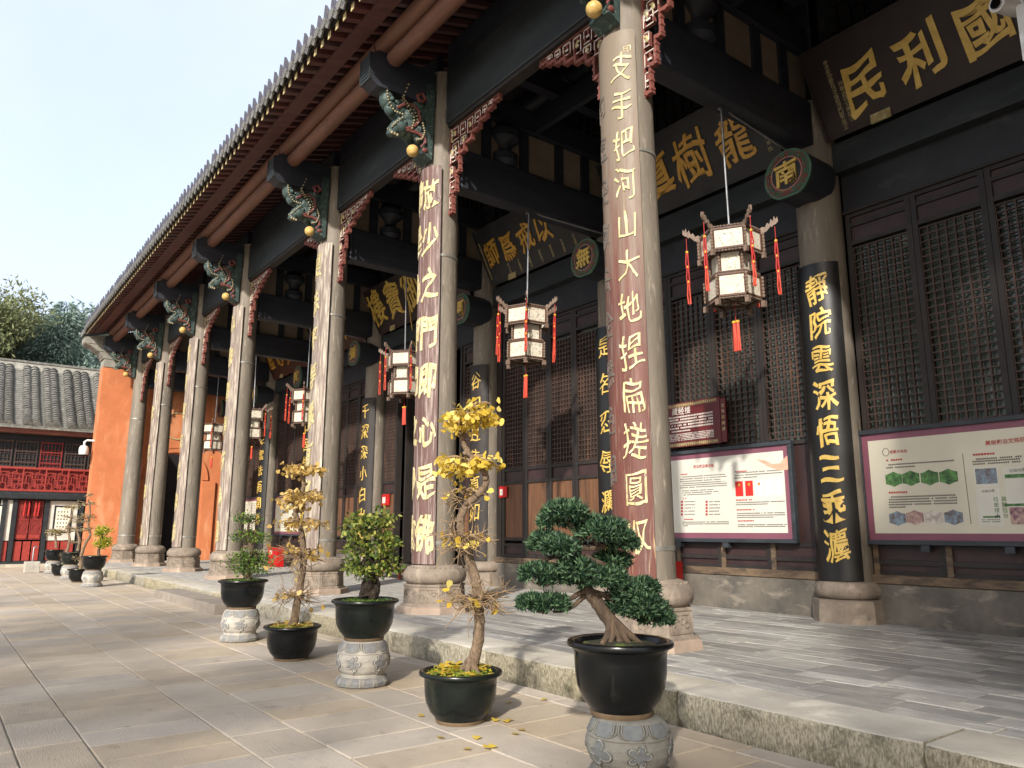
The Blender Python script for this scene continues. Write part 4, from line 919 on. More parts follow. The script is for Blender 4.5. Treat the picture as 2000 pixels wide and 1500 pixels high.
lines(o, lambda u, v, w: mp(u, v, w+.003), [(1918, 1015, 1955), (1918, 1019, 1955)], 'print_grey', 'small_print', .02)
xx_ = BP(1945, 975); letters([(c, xx_[0]+.1*(k % 2), xx_[1]-.075*(k//2), .07) for k, c in enumerate('垃圾是放错位大分一')], lambda u, v, w: mp(u, v, w+.003), 'print_green', o, .001, joined='slogan', warp=.02, bold=1, shear=0)

o, mp = board('white notice board with red book pictures below the maroon sign, left of the black couplet', -10.95, -7.5, 1.42, 3.15, 'board_white')
head(o, mp, '宪法和法律法规', 1354, 1394, 912, 909)
lines(o, mp, [(1333, 932, 1418), (1328, 936.5, 1420), (1328, 941, 1408), (1333, 945, 1419), (1328, 949, 1420), (1328, 953, 1420), (1333, 959, 1395), (1333, 963, 1405), (1333, 967, 1390), (1333, 1020, 1424), (1333, 1023.5, 1425), (1335, 1027, 1345),
              (1438, 924, 1528), (1434, 929, 1530), (1434, 934, 1480), (1438, 982, 1534), (1437, 986, 1500), (1440, 1003, 1534), (1439, 1007, 1536), (1439, 1011, 1512), (1441, 1025, 1537), (1441, 1028.5, 1536)]+[(a, 980+6.2*i, a+22) for i in range(5) for a in (1337, 1385)], 'print_dark', 'body_text', .022)
lines(o, mp, [(1330, 927, 1346), (1436, 921.5, 1460), (1437, 977, 1470), (1439, 996, 1476), (1441, 1017.5, 1476), (1334, 1014.5, 1356), (1331, 974, 1342)], 'print_red', 'subheading', .03)
pr = MB()
for i in range(5):
    for a in (1332, 1380): x_, z_ = BP(a, 980+6.2*i); pr.add([mp(x_+p, z_+q, 0) for p, q in ((-.025, -.02), (.025, -.02), (.025, .02), (-.025, .02))], [(0, 1, 2, 3)])
stuff(pr.build('bullet_marks', 'print_red', o))
for i in range(5): card(o, mp, 1435.5+19.4*i, 940.5-1.1*i, 1452+19.4*i, 969-.8*i, 'book_red' if i < 2 else 'book_pale', 'book_picture')
for i in range(3): x_, z_ = BP(1443.5+19.4*i, 947-1.1*i); plate(o, 'emblem', 'gold', mp, 0, 0, 0, 0, .003, poly=[(x_+.028*math.cos(t), z_+.028*math.sin(t)) for t in np.linspace(0, 2*PI, 12, endpoint=False)])
plate(o, 'ribbon_picture', 'swoosh', mp, 0, 0, 0, 0, poly=[BP(*p) for p in [(1478, 897), (1500, 911), (1520, 918), (1536, 918), (1544, 914), (1544, 884), (1534, 893), (1522, 905), (1508, 906), (1494, 899)]])
# maroon sign
o = place('maroon_sign', 'maroon sign with gold fretted border and white text above the white notice board', 'sign', (-9.8, 11.6, 3.2))
MB().box(-10.9, -8.92, 11.56, 11.62, 3.22, 4.1).build('panel', 'sign_red', o, bevel=.01); mp = lambda u, v, w: (u, 11.558-w, v)
letters([(c, -10.0+.16*i, 3.93, .15) for i, c in enumerate('藏经楼')], mp, 'white_paint', o, .002, joined='heading', warp=.02, bold=0, shear=0)
pr = MB()
for z in (3.82, 3.765, 3.71, 3.655, 3.6): blocks(pr, -10.55, -9.06, z, .036, mp)
for z in (3.48, 3.45, 3.42, 3.39, 3.36): blocks(pr, -10.5, -9.06, z, .02, mp)
blocks(pr, -10.1, -9.6, 3.54, .03, mp); stuff(pr.build('body_text', 'white_paint', o))
bd_ = MB()
for z in (4.03, 3.26):
    x = -10.6
    while x < -9.0: bd_.add([mp(a, b, 0) for a, b in ((x, z), (x+.03, z), (x+.03, z+.03), (x, z+.03))], [(0, 1, 2, 3)]); x += .045
    for dz in (-.012, .04): bd_.add([mp(a, b, 0) for a, b in ((-10.6, z+dz-.003), (-8.98, z+dz-.003), (-8.98, z+dz+.003), (-10.6, z+dz+.003))], [(0, 1, 2, 3)])
stuff(bd_.build('gold_border', 'gold_worn', o))
sd = MB(); sd.box(-8.915, -8.80, 11.575, 11.62, 3.24, 4.06); sd.build('side_panel', 'sign_red', o)
letters([(c, -8.857, 3.92-.11*i, .07) for i, c in enumerate('文殊院藏經')], lambda u, v, w: (u, 11.573-w, v), 'gold_worn', o, .002, joined='side_lettering', warp=0, bold=0, shear=0)
o, mp = board('pale notice board seen at a slant behind the farther ginkgo', CX['F']+.9, CX['E']-.5, 1.42, 3.1, 'board_cream')
pr = MB()
for z in np.arange(1.75, 2.85, .07): blocks(pr, -31.2, -30.3, z, .03, mp); blocks(pr, -29.9, -29.0, z, .03, mp)
stuff(pr.build('body_text', 'print_grey', o)); plate(o, 'picture', 'print_photo', mp, -31.1, -30.6, 2.3, 2.6, .002); plate(o, 'picture', 'print_photo_b', mp, -29.6, -29.2, 1.9, 2.2, .002)
o, mp = board('pale notice board behind the layered shrub nearest the orange wall', CX['G']+1.2, CX['F']-.5, 1.42, 3.1, 'board_cream')
pr = MB()
for z in np.arange(1.75, 2.85, .07): blocks(pr, -36.2, -34, z, .03, mp)
stuff(pr.build('body_text', 'print_grey', o))
# small door signs, red boxes, bench, cameras
def doorsign(lab, x0, x1, z0, z1):
    o = place('door_sign', lab, 'sign', (x0, 11.68, z0)); MB().box(x0, x1, 11.67, 11.695, z0, z1).build('sign_plate', 'box_red', o)
    MB().box(x0+.12*(x1-x0), x0+.5*(x1-x0), 11.664, 11.669, z0+.2*(z1-z0), z1-.25*(z1-z0)).build('sign_panel', 'white_paint', o); return o
doorsign('small red sign with white square on the left leaf of the four-leaf door', -16.05, -15.72, 2.46, 2.74)
doorsign('small red sign with white text beside the open doorway', -22.5, -22.0, 2.42, 2.78)
def redbox(lab, x, y, w, h):
    o = thing('fire_box', lab, 'fire box', (x, y, ZP)); MB().box(-w/2, w/2, -.15, .15, 0, h).build('cabinet', 'box_red', o, bevel=.012)
    MB().box(-w/2-.01, w/2+.01, -.165, -.15, h-.06, h+.004).build('lid_edge', 'box_red', o, bevel=.004)
    mb = MB()
    for i in range(4): mb.box(-w*.3+i*.07, -w*.3+i*.07+.05, -.153, -.1505, h*.66, h*.66+.13)
    blocks_ = mb.build('white_print', 'white_paint', o); stuff(blocks_); MB().box(w*.3, w*.34, -.17, -.151, h*.4, h*.6).build('handle', 'steel', o)
redbox('red fire equipment box on the porch floor behind the layered shrub', -29.6, 10.9, .95, .72)
redbox('red fire box mostly hidden behind the nearest column foot', -10.2, 11.35, .6, .8)
o = thing('low_bench', 'low red-brown wooden bench on the porch floor beside the open doorway', 'bench', (-20.6, 11.05, ZP), 0)
MB().box(-1.0, 1.0, -.22, .22, .2, .26).build('seat', 'bench_red', o, bevel=.01)
for a in (-.85, .85):
    for b in (-.16, .16): MB().box(a-.04, a+.04, b-.03, b+.03, 0, .2).build('leg', 'bench_red', o)
def cctv(lab, p, s_=1.):
    o = thing('security_camera', lab, 'camera', p)
    MB().lathe([(.001, -.17*s_), (.07*s_, -.15*s_), (.1*s_, -.09*s_), (.105*s_, -.03*s_)], 16).build('dome', 'cctv_black', o, True)
    MB().lathe([(.11*s_, -.1*s_), (.125*s_, -.03*s_), (.12*s_, .08*s_), (.09*s_, .14*s_), (.001, .16*s_)], 16).build('housing', 'cctv_white', o, True)
    MB().tube([(0, 0, .14*s_), (0, 0, .25*s_), (0, .06*s_, .3*s_), (0, .5*s_, .3*s_)], .03*s_, 10).build('arm', 'cctv_white', o, True); return o
cctv('white dome security camera on the corner of the orange end wall', (-38.75, 5.22, 5.1), 1.6)
o = thing('security_camera', 'white bullet security camera at the top right corner under the porch', 'camera', (-2.68, 9.0, 7.42))
MB().tube([(-.1, -.2, -.06), (-.02, .1, -.02), (.03, .3, .0)], [.09, .1, .08], 16).build('housing', 'cctv_white', o, True)
MB().tube([(-.1, -.21, -.062), (-.11, -.23, -.064)], .06, 12).build('lens', 'cctv_black', o, True)
MB().tube([(.06, .05, -.05), (.06, .06, .1), (.06, .06, .7)], .03, 10).build('bracket', 'cctv_white', o, True); MB().box(.02, .1, -.02, .1, -.75, -.08).build('junction_box', 'cctv_white', o)

# ================================================================== the side hall on the left
sh = place('side_hall', 'two-storey side hall with grey tiled roof, red balcony rail and white panels', 'building', (-43, 0, 0))
def sb(*a, name, m, bevel=0): return MB().box(*a).build(name, m, sh, bevel=bevel)
FXs = -41.5; Y0, Y1 = -9, 6.9
sb(-45.5, FXs-.3, Y0, Y1, -.05, 6.2, name='inner_wall', m='side_dark'); sb(-45.5, FXs+.45, Y0, Y1, -.06, .13, name='base_step', m='kerb_top'); sb(FXs-.3, FXs+.05, Y0, Y1, .131, .26, name='ground_sill', m='side_dark')
sb(FXs-.1, FXs+.3, Y0, Y1, 3.0, 3.3, name='floor_beam', m='side_dark', bevel=.05)
sb(FXs-1.2, FXs+.25, Y0, Y1, 3.301, 3.34, name='balcony_floor', m='side_dark')
sb(FXs-.2, FXs+.35, Y0, Y1, 6.0, 6.26, name='eave_fascia', m='pink_fascia')
# balcony railing
X = FXs+.18
rl = MB().box(X-.04, X+.04, Y0, Y1, 4.36, 4.45).build('balcony_rail', 'rail_red', sh)
MB().box(X-.04, X+.04, Y0, Y1, 3.36, 3.45).build('bottom_rail', 'rail_red', rl)
MB().box(X-.16, X-.14, Y0, Y1, 3.36, 4.4).build('backing_panel', 'door_red', rl)
fq = MB(); w = .9
seg = [(0, .25, .3, .25), (.3, .25, .3, 0), (.15, .5, .6, .5), (.6, .5, .6, .85), (.6, .85, 1, .85), (0, .75, .3, .75), (.3, .75, .3, 1), (.7, 0, .7, .3), (.7, .3, 1, .3), (.85, .3, .85, .7), (.85, .7, .6, .7), (.15, .25, .15, .75), (.45, .15, .45, .85), (.45, .15, .7, .15), (.3, .85, .45, .85)]
for i in range(8):
    yb_ = 5.95-.9*i
    ps = MB()
    for (a, b, c, d) in seg: ps.bar((X, yb_-w*a, 3.45+.9*b), (X, yb_-w*c, 3.45+.9*d), .035, .035, (1, 0, 0))
    ps.box(X-.03, X+.03, yb_-.025, yb_+.025, 3.45, 4.36); ps.build('fret_panel', 'rail_red', rl)
# upper floor lattice windows
for i in range(9):
    yb_ = 6.3-1.0*i
    mb = MB(); xx = FXs-.28
    mb.box(xx, xx+.05, yb_-.45, yb_-.4, 3.5, 5.7); mb.box(xx, xx+.05, yb_+.4, yb_+.45, 3.5, 5.7)
    for z in (3.55, 4.05, 4.5, 4.7, 5.2, 5.65): mb.box(xx, xx+.045, yb_-.4, yb_+.4, z-.03, z+.03)
    for q in range(5): mb.box(xx, xx+.03, yb_-.3+.15*q-.01, yb_-.3+.15*q+.01, 4.06, 5.64)
    for q in range(6): mb.box(xx, xx+.028, yb_-.4, yb_+.4, 4.2+.22*q, 4.22+.22*q)
    mb.build('upper_window', 'door_red' if i % 3 == 2 else 'lattice_wood', sh)
# ground floor: doors, posts, white panels
def gpost(y): sb(FXs-.08, FXs+.1, y-.09, y+.09, .26, 3.0, name='post', m='side_dark')
def door_bay(y0, y1):
    w2 = (y1-y0)/2
    for i in range(2):
        a = y0+i*w2; d = MB(); d.box(FXs-.05, FXs+.0, a+.02, a+w2-.02, 1.2, 2.95); dd = d.build('door_leaf', 'door_red', sh)
        l2 = MB(); c = (a+w2/2)
        for z in (1.75, 2.35):
            for t in range(8): l2.bar((FXs+.012, c+.14*math.cos(t*PI/4), z+.17*math.sin(t*PI/4)), (FXs+.012, c+.14*math.cos((t+1)*PI/4), z+.17*math.sin((t+1)*PI/4)), .02, .02, (1, 0, 0))
            for t in range(4): l2.bar((FXs+.012, c+.14*math.cos(t*PI/2), z+.17*math.sin(t*PI/2)), (FXs+.012, c+.22*math.cos(t*PI/2+.4), z+.27*math.sin(t*PI/2+.4)), .018, .018, (1, 0, 0))
            for s_ in (-.22, .22): l2.bar((FXs+.012, c+s_, z-.27), (FXs+.012, c+s_, z+.27), .02, .02, (1, 0, 0)); 
            for s_ in (-.27, .27): l2.bar((FXs+.012, c-.22, z+s_), (FXs+.012, c+.22, z+s_), .02, .02, (1, 0, 0))
        l2.build('door_lattice', 'rail_red', dd)
        MB().box(FXs+.002, FXs+.02, c-.2, c+.2, 1.25, 1.42).build('door_panel', 'rail_red', dd)
    n = 3; w3 = (y1-y0)/n
    for i in range(n): sb(FXs-.04, FXs+.02, y0+i*w3+.03, y0+(i+1)*w3-.03, .27, 1.12, name='red_panel', m='rail_red')
def white_bay(y0, y1, fy0, fy1):
    sb(FXs-.05, FXs+.02, y0, y1, 1.16, 2.96, name='white_panel', m='side_white')
    f = sb(FXs+.021, FXs+.05, fy0, fy1, 1.5, 2.75, name='picture_frame', m='side_dark'); MB().box(FXs+.051, FXs+.056, fy0+.08, fy1-.08, 1.58, 2.67).build('picture_sheet', 'paper', f)
    mb = MB()
    for i in range(5):
        for j in range(4): mb.box(FXs+.0565, FXs+.058, fy0+.16+.12*j, fy0+.21+.12*j, 1.75+.17*i, 1.82+.17*i)
    stuff(mb.build('picture_writing', 'print_dark', f))
    for i in range(2): sb(FXs-.04, FXs+.02, y0+i*(y1-y0)/2+.03, y0+(i+1)*(y1-y0)/2-.03, .27, 1.12, name='red_panel', m='rail_red')
for yb_ in (0, -3.05, -6.1):
    gpost(3.1+yb_); door_bay(3.2+yb_, 4.24+yb_); gpost(4.34+yb_); white_bay(4.45+yb_, 5.6+yb_, 4.65+yb_, 5.4+yb_); gpost(5.75+yb_)
    white_bay(1.65+yb_ if yb_ else 1.65, 3.0+yb_, 1.9+yb_, 2.75+yb_) if not yb_ else None
sb(FXs-.06, FXs+.03, 5.84, 6.9, .27, 3.0, name='end_panel', m='side_dark')
# tassel bunches over the door
for i, yy in enumerate((3.47, 3.64, 3.9, 4.02)):
    o = thing('door_tassel', '', 'tassel', (FXs+.12, yy, 2.95)); o['label'] = ['leftmost red tassel hanging over the side hall door', 'second red tassel from the left over the side hall door', 'third red tassel from the left over the side hall door', 'rightmost red tassel hanging over the side hall door'][i]; o['group'] = 'red tassels over the side hall door'
    MB().tube([(0, 0, .03), (0, 0, -.12)], .01, 6).build('cord', 'tassel_red', o)
    MB().tube([(0, 0, -.1), (0, .01, -.3), (0, -.01, -.7)], [.03, .045, .04], 7).build('tassel_skirt', 'tassel_red', o)
# tiled roof
rx0, rz0, rx1, rz1 = FXs+.75, 6.28, -45.2, 9.75
def rp(t): 
    return Vector((rx0+(rx1-rx0)*t, 0, rz0+(rz1-rz0)*(t**1.12)))
dk = MB(); pts = [rp(i/10) for i in range(11)]
dk.prism([(p.x, p.z) for p in pts]+[(p.x, p.z-.12) for p in reversed(pts)], (0, Y0, 0), (1, 0, 0), (0, 0, 1), (0, Y1+.3-Y0, 0)); roof = dk.build('roof', 'tile', sh)
tr_ = MB(); n = 26; K = 7
for j in range(n):
    p, q = rp(j/n), rp(min(1, (j+1.25)/n)); d = (q-p).normalized(); nn = Vector((-d.z, 0, d.x)); nn = nn if nn.z > 0 else -nn
    v = []; f = []; jy = R_.uniform(-.012, .012)
    for (c, r_, e) in ((p, .2, .05), (q, .17, .0)):
        for i in range(K+1):
            t = PI*i/K; v.append(c+Vector((0, r_*math.cos(t)+jy, 0))+nn*(r_*math.sin(t)+e))
    for i in range(K): f.append((i, i+1, K+2+i, K+1+i))
    f.append(tuple(range(K, -1, -1))); tr_.add(v, f)
trm = tr_.mesh('tile_row', 'tile'); yy = Y0+.2; pan = MB()
while yy < Y1+.2:
    o = inst('tile_row', trm, roof, (R_.uniform(-.02, .02), yy, 0)); o.rotation_euler = (0, 0, R_.uniform(-.006, .006)); yy += .47
for j in range(30):
    p = rp(j/30); pan.box(p.x-.09, p.x+.01, Y0, Y1+.25, p.z-.02, p.z+.035)
stuff(pan.build('pan_tiles', 'tile', roof))
rg = MB(); rg.box(-45.4, -45.0, Y0, Y1+.5, 9.6, 9.95); rg.build('ridge', 'plaster_ridge', roof); MB().box(-45.45, -44.95, Y0, Y1+.52, 9.951, 10.05).build('ridge_cap', 'tile', roof); MB().box(-45.42, -44.9, Y0, Y1+.5, 9.5, 9.56).build('ridge_band', 'plaster_ridge', roof)
hr = MB(); hr.tube([rp(t)+Vector((0, Y1+.22, .12)) for t in (0, .25, .5, .75, 1)], .16, 8); hr.build('verge_ridge', 'plaster_ridge', roof)
MB().box(-45.5, -45.1, Y0, Y1, 6.2, 9.6).build('roof_back', 'side_dark', sh)
for i in range(4):
    MB().prism([(0, 0), (.75, .1), (.9, .35), (.55, .55), (.2, .85), (.05, .5)], (-45.2+.1*i, Y1+.05, 9.9), (.2, .9, 0), (0, 0, 1), (.06, 0, 0)).build('ridge_ornament', 'plaster_ridge', roof)
pc = thing('stone_post', 'low stone block with a bent metal tap pipe beside the far potted trees', 'stone block', (-35.6, 3.45, 0))
MB().box(-.28, .28, -.25, .25, 0, .42).build('block', 'kerb_top', pc, bevel=.02); MB().tube([(0, 0, .4), (0, 0, .95), (.0, .06, 1.0), (0, .12, .95)], .025, 8).build('tap_pipe', 'steel', pc, True)

# ================================================================== pots, stools and plants
def stool_mesh():
    NT, NZ = 240, 110; H = .46
    zz = np.linspace(0, H, NZ); keyz = [0, .015, .05, .09, .105, .125, .16, .22, .28, .335, .345, .36, .41, .445, .46]; keyr = [.255, .272, .276, .25, .225, .222, .25, .272, .276, .264, .262, .262, .243, .222, .20]
    rr = np.interp(zz, keyz, keyr); th = np.linspace(0, 2*PI, NT, endpoint=False); T, Z = np.meshgrid(th, zz); Rr = np.repeat(rr[:, None], NT, 1)
    rel = np.zeros_like(T); dark = np.zeros_like(T)
    def petals(n, z0, z1, flip, ph=0):
        p = ((T*n/(2*PI)+ph) % 1)-.5; q = (Z-z0)/(z1-z0); q = 1-q if flip else q; inb = (q > 0) & (q < 1)
        w = .46*np.sqrt(np.clip(1-np.clip((q-.45)/.55, 0, 1)**2.2, 0, 1)); d = w-np.abs(p)
        for off in (.0, .1):
            ridge = np.exp(-((d-off)/.022)**2); rel[inb] = np.maximum(rel[inb], .8*ridge[inb])
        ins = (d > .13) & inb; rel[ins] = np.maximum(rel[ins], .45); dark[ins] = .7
    petals(8, .445, .35, False); petals(12, .1, .005, True, .3); petals(12, .005, .1, True, .3)
    for i in range(6):
        t0 = i*PI/3; zc = .245; dx = ((T-t0+PI) % (2*PI)-PI)*.27; dz = Z-zc; ph = np.arctan2(dz, dx); r = np.hypot(dx, dz)
        if i % 2: sh_ = .075*(.35+.65*np.abs(np.cos(2.5*ph))); 
        else: sh_ = .085*(.45+.55*np.abs(np.cos(2*ph+.4)))*(1+.25*np.cos(ph))
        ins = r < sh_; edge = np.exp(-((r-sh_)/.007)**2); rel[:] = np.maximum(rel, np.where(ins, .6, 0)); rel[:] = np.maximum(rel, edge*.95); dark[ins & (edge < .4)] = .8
        stem = (np.abs(dx+.01*np.sin(dz*40)) < .007) & (dz < -.05) & (Z > .135); rel[stem] = .8
    for zc in (.115, .342): rel[:] = np.maximum(rel, .6*np.exp(-((Z-zc)/.006)**2))
    Rr = Rr+.015*rel-.004*(dark > 0)+np.where((rel < .2) & (Z > .13) & (Z < .33), rng.uniform(-.0015, .0015, T.shape), 0)
    V = np.stack([Rr*np.cos(T), Rr*np.sin(T), Z], -1).reshape(-1, 3); F = []
    for j in range(NZ-1):
        for i in range(NT): k = (i+1) % NT; F.append((j*NT+i, j*NT+k, (j+1)*NT+k, (j+1)*NT+i))
    F.append(tuple(range((NZ-1)*NT, NZ*NT)))
    me = bpy.data.meshes.new('drum_stool'); me.from_pydata(V.tolist(), [], F); me.polygons.foreach_set('use_smooth', [True]*len(F))
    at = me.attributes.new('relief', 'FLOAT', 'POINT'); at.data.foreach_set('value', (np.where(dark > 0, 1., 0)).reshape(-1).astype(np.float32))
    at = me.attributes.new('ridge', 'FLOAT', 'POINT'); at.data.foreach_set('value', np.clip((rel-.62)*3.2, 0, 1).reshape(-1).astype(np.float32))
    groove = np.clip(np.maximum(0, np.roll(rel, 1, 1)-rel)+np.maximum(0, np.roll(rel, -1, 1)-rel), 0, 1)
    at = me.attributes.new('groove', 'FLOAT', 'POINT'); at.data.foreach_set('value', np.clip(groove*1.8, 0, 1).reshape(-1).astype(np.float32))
    me.update(); return me
def stoolmat(name, ground, ground2, carved, carved2, ridgec):
    m = mat(name, ground, ground2, (9, 9, 9), .85, .5, (60, 60, 60), wear=('#4a4a44', (7, 7, 7), .64, .8), bdist=.008)
    n = m.node_tree.nodes; l = m.node_tree.links; b = n['Principled BSDF']; src = b.inputs['Base Color'].links[0].from_socket
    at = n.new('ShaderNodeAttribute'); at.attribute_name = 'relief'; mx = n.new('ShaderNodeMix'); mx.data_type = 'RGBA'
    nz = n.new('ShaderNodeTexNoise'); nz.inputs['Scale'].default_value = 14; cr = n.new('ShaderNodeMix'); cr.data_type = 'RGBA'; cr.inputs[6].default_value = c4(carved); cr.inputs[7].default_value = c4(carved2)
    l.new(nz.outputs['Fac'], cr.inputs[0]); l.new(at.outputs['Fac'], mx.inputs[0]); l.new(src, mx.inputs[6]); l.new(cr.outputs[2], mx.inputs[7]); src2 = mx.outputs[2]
    for an, colr in (('ridge', ridgec), ('groove', '#4a4944')):  # highlights painted along carved ridges, grooves darkened in the colour
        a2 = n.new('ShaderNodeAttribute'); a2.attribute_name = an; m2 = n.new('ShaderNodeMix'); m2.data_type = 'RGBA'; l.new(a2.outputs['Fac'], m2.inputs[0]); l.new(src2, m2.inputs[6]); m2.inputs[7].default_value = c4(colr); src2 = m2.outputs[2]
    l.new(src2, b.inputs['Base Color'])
stoolmat('stool_grey', '#86847a', '#706e66', '#787b7b', '#5c6060', '#a6a7a2'); stoolmat('stool_pale', '#aaa59a', '#928e85', '#8b8b89', '#5c5d5d', '#c4c1ba')
SM = stool_mesh(); SM.materials.append(M['stool_pale']); SM2 = SM.copy(); SM2.materials.clear(); SM2.materials.append(M['stool_grey'])
def stool(lab, x, y, me=SM, rz=0):
    o = inst('drum_stool', me, None, (x, y, 0), rz); tag(o, lab, 'stone stool', 'carved stone drum stools under the pots'); return o
POT = [(.185, 0), (.205, .004), (.21, .03), (.22, .045), (.262, .09), (.296, .16), (.31, .24), (.313, .31), (.315, .355), (.333, .378), (.36, .388), (.364, .402), (.358, .415), (.335, .422), (.312, .412), (.30, .38), (.296, .345)]
pm = MB(); pm.lathe(POT, 48); POTM = {m: pm.mesh('pot', m, True) for m in ('glaze_black', 'glaze_green')}
pf_ = MB(); pf_.lathe([(.1, -.001), (.207, .0), (.214, .018), (.213, .03), (.1, .03)], 40); PFM = pf_.mesh('pot_foot', 'foot_clay', True)
def soil_mesh(m, seed):
    r = random.Random(seed); mb = MB(); v = [(0, 0, .385+.03)]; f = []; n = 28; K = 6
    for j in range(1, K+1):
        for i in range(n): t = 2*PI*i/n; q = j/K; v.append((.3*q*math.cos(t), .3*q*math.sin(t), .385+.03*(1-q*q)+r.uniform(-.008, .008)*(q < 1)-.02*(q == 1)))
    for i in range(n): f.append((0, 1+i, 1+(i+1) % n))
    for j in range(K-1):
        for i in range(n): k = (i+1) % n; a = 1+j*n; f.append((a+i, a+n+i, a+n+k, a+k))
    return mb.add(v, f).mesh('soil', m, True)
SOIL = {m: soil_mesh(m, 3) for m in ('soil_moss', 'soil_dark')}
def potted(name, lab, cat, x, y, z, glaze='glaze_black', soil='soil_moss', s_=1., grp=None):
    o = thing(name, lab, cat, (x, y, z), 0, grp)
    inst('pot', POTM[glaze], o, scale=(s_, s_, s_)); inst('pot_foot', PFM, o, scale=(s_, s_, s_)); inst('soil', SOIL[soil], o, scale=(s_, s_, s_)); return o
def loc_(u, v, o, dy=0.):
    """pixel of the photograph to a point of the plant, on the vertical plane through its pot"""
    p = onplane(u, v, 1, o.location.y); q = p-o.location
    d = Vector((-math.sin(yaw), math.cos(yaw), 0)); q = Vector(q)
    # slide along the line of sight so the plant stands across the view, not along the facade
    w = px(u, v); t = -(q.x*d.x+q.y*d.y)/(w.x*d.x+w.y*d.y); q = q+w*t
    return q+d*dy
def moss(o, n=260, m='small_leaf', r=.29, L=.03):
    t = rng.uniform(0, 2*PI, n); q = r*np.sqrt(rng.uniform(0, 1, n)); P = np.stack([q*np.cos(t), q*np.sin(t), .39+.025*(1-(q/.3)**2)], -1)
    D = rdir(n); D[:, 2] = np.abs(D[:, 2])+.3; stuff(leaves('moss', P, D, rdir(n), rng.uniform(.5, 1.2, n)*L, rng.uniform(.3, .6, n)*L, DIAMOND, m, o))
def pad(P_, c, r, tips, per, L, W_, squash=.0, up_only=True):
    """tips over an ellipsoid, needles fanning from every tip"""
    d = rdir(tips*2); 
    if up_only: d = d[d[:, 2] > -.45]
    d = d[:tips]; n = len(d); rad_ = rng.uniform(.72, 1.0, n)[:, None]; lump = 1+.1*np.sin(d[:, 0:1]*7+c[0]*30)+.08*np.sin(d[:, 1:2]*9+d[:, 2:3]*6)
    c0 = np.array(c)+d*np.array(r)*rad_*lump
    base = np.repeat(c0, per, 0); nd = np.repeat(d*np.array([1/r[0], 1/r[1], 1/r[2]])*min(r), per, 0); nd /= np.linalg.norm(nd, axis=1)[:, None]
    D = nd*.55+np.array([0, 0, .35])+rdir(len(base))*.85
    P_.append((base+rdir(len(base))*.006, D, rng.uniform(.7, 1.2, len(base))*L, rng.uniform(.8, 1.2, len(base))*W_))
def join_leaves(P_, name, m, o, shape=DIAMOND):
    P = np.concatenate([p[0] for p in P_]); D = np.concatenate([p[1] for p in P_]); L_ = np.concatenate([p[2] for p in P_]); W_ = np.concatenate([p[3] for p in P_])
    return stuff(leaves(name, P, D, rdir(len(P)), L_, W_, shape, m, o))
def smooth_path(pts, n=4, wob=0.):
    P = [Vector(p) for p in pts]; out = []
    for i in range(len(P)-1):
        p0 = P[max(i-1, 0)]; p1 = P[i]; p2 = P[i+1]; p3 = P[min(i+2, len(P)-1)]
        for k in range(n):
            t = k/n; out.append(.5*((2*p1)+(p2-p0)*t+(2*p0-5*p1+4*p2-p3)*t*t+(3*p1-p0-3*p2+p3)*t**3)+Vector((R_.uniform(-wob, wob), R_.uniform(-wob, wob), 0)))
    return out+[P[-1]]
def limb(mb, pts, r0, r1, n=4, seg=8, wob=0., pw=1.):
    q = smooth_path(pts, n, wob); N_ = len(q)-1; mb.tube(q, [r0+(r1-r0)*(i/N_)**pw*1.0+R_.uniform(-.08, .08)*r0*(r0 > .015) for i in range(N_+1)], seg)

# near podocarpus bonsai on its stool
PY = 3.88
stool('blue-grey carved stone drum stool cut by the bottom edge, under the nearest black pot', -3.86, PY, SM2, .5).scale = (1.02, 1.02, .87)
o = potted('potted_bonsai', 'dark green cloud-pruned bonsai in a glossy black pot nearest the camera', 'potted bonsai', -3.92, PY, .40, 'glaze_black', 'soil_dark')
for ch in o.children: ch.scale = (1, 1, 1.14)
L_ = lambda u, v, dy=0: loc_(u, v, o, dy)
tk = MB()
limb(tk, [L_(1222, 1262), L_(1200, 1225), L_(1172, 1185), L_(1148, 1150), L_(1140, 1120, .03), L_(1128, 1085, .04), L_(1132, 1060, .03), L_(1140, 1040)], .06, .022, 5, 12, .004, .8)
for a in ((1176, 1252), (1192, 1258), (1212, 1258), (1232, 1256), (1255, 1252)): limb(tk, [L_(1190, 1205, -.02), L_((a[0]+1195)/2, 1235, -.05), L_(a[0]-4, a[1]+4, -.08)], .034, .014, 4, 7, .004)
for pts in ([(1150, 1150), (1120, 1165), (1095, 1180), (1075, 1182)], [(1152, 1158), (1135, 1172), (1110, 1190), (1080, 1195)], [(1146, 1148), (1125, 1135), (1090, 1130), (1060, 1140)], [(1155, 1155), (1185, 1165), (1215, 1185), (1255, 1205)], [(1150, 1140), (1180, 1140), (1190, 1150)], [(1130, 1090), (1100, 1075), (1075, 1075)], [(1135, 1070), (1170, 1070), (1190, 1060)], [(1134, 1055), (1120, 1030), (1105, 1020)], [(1140, 1085), (1175, 1100), (1205, 1105)]):
    limb(tk, [L_(*p, R_.uniform(-.02, .03)) for p in pts], .022, .007, 4, 7, .004)
tk.build('trunk', 'bark_dark', o, True)
Pp = []
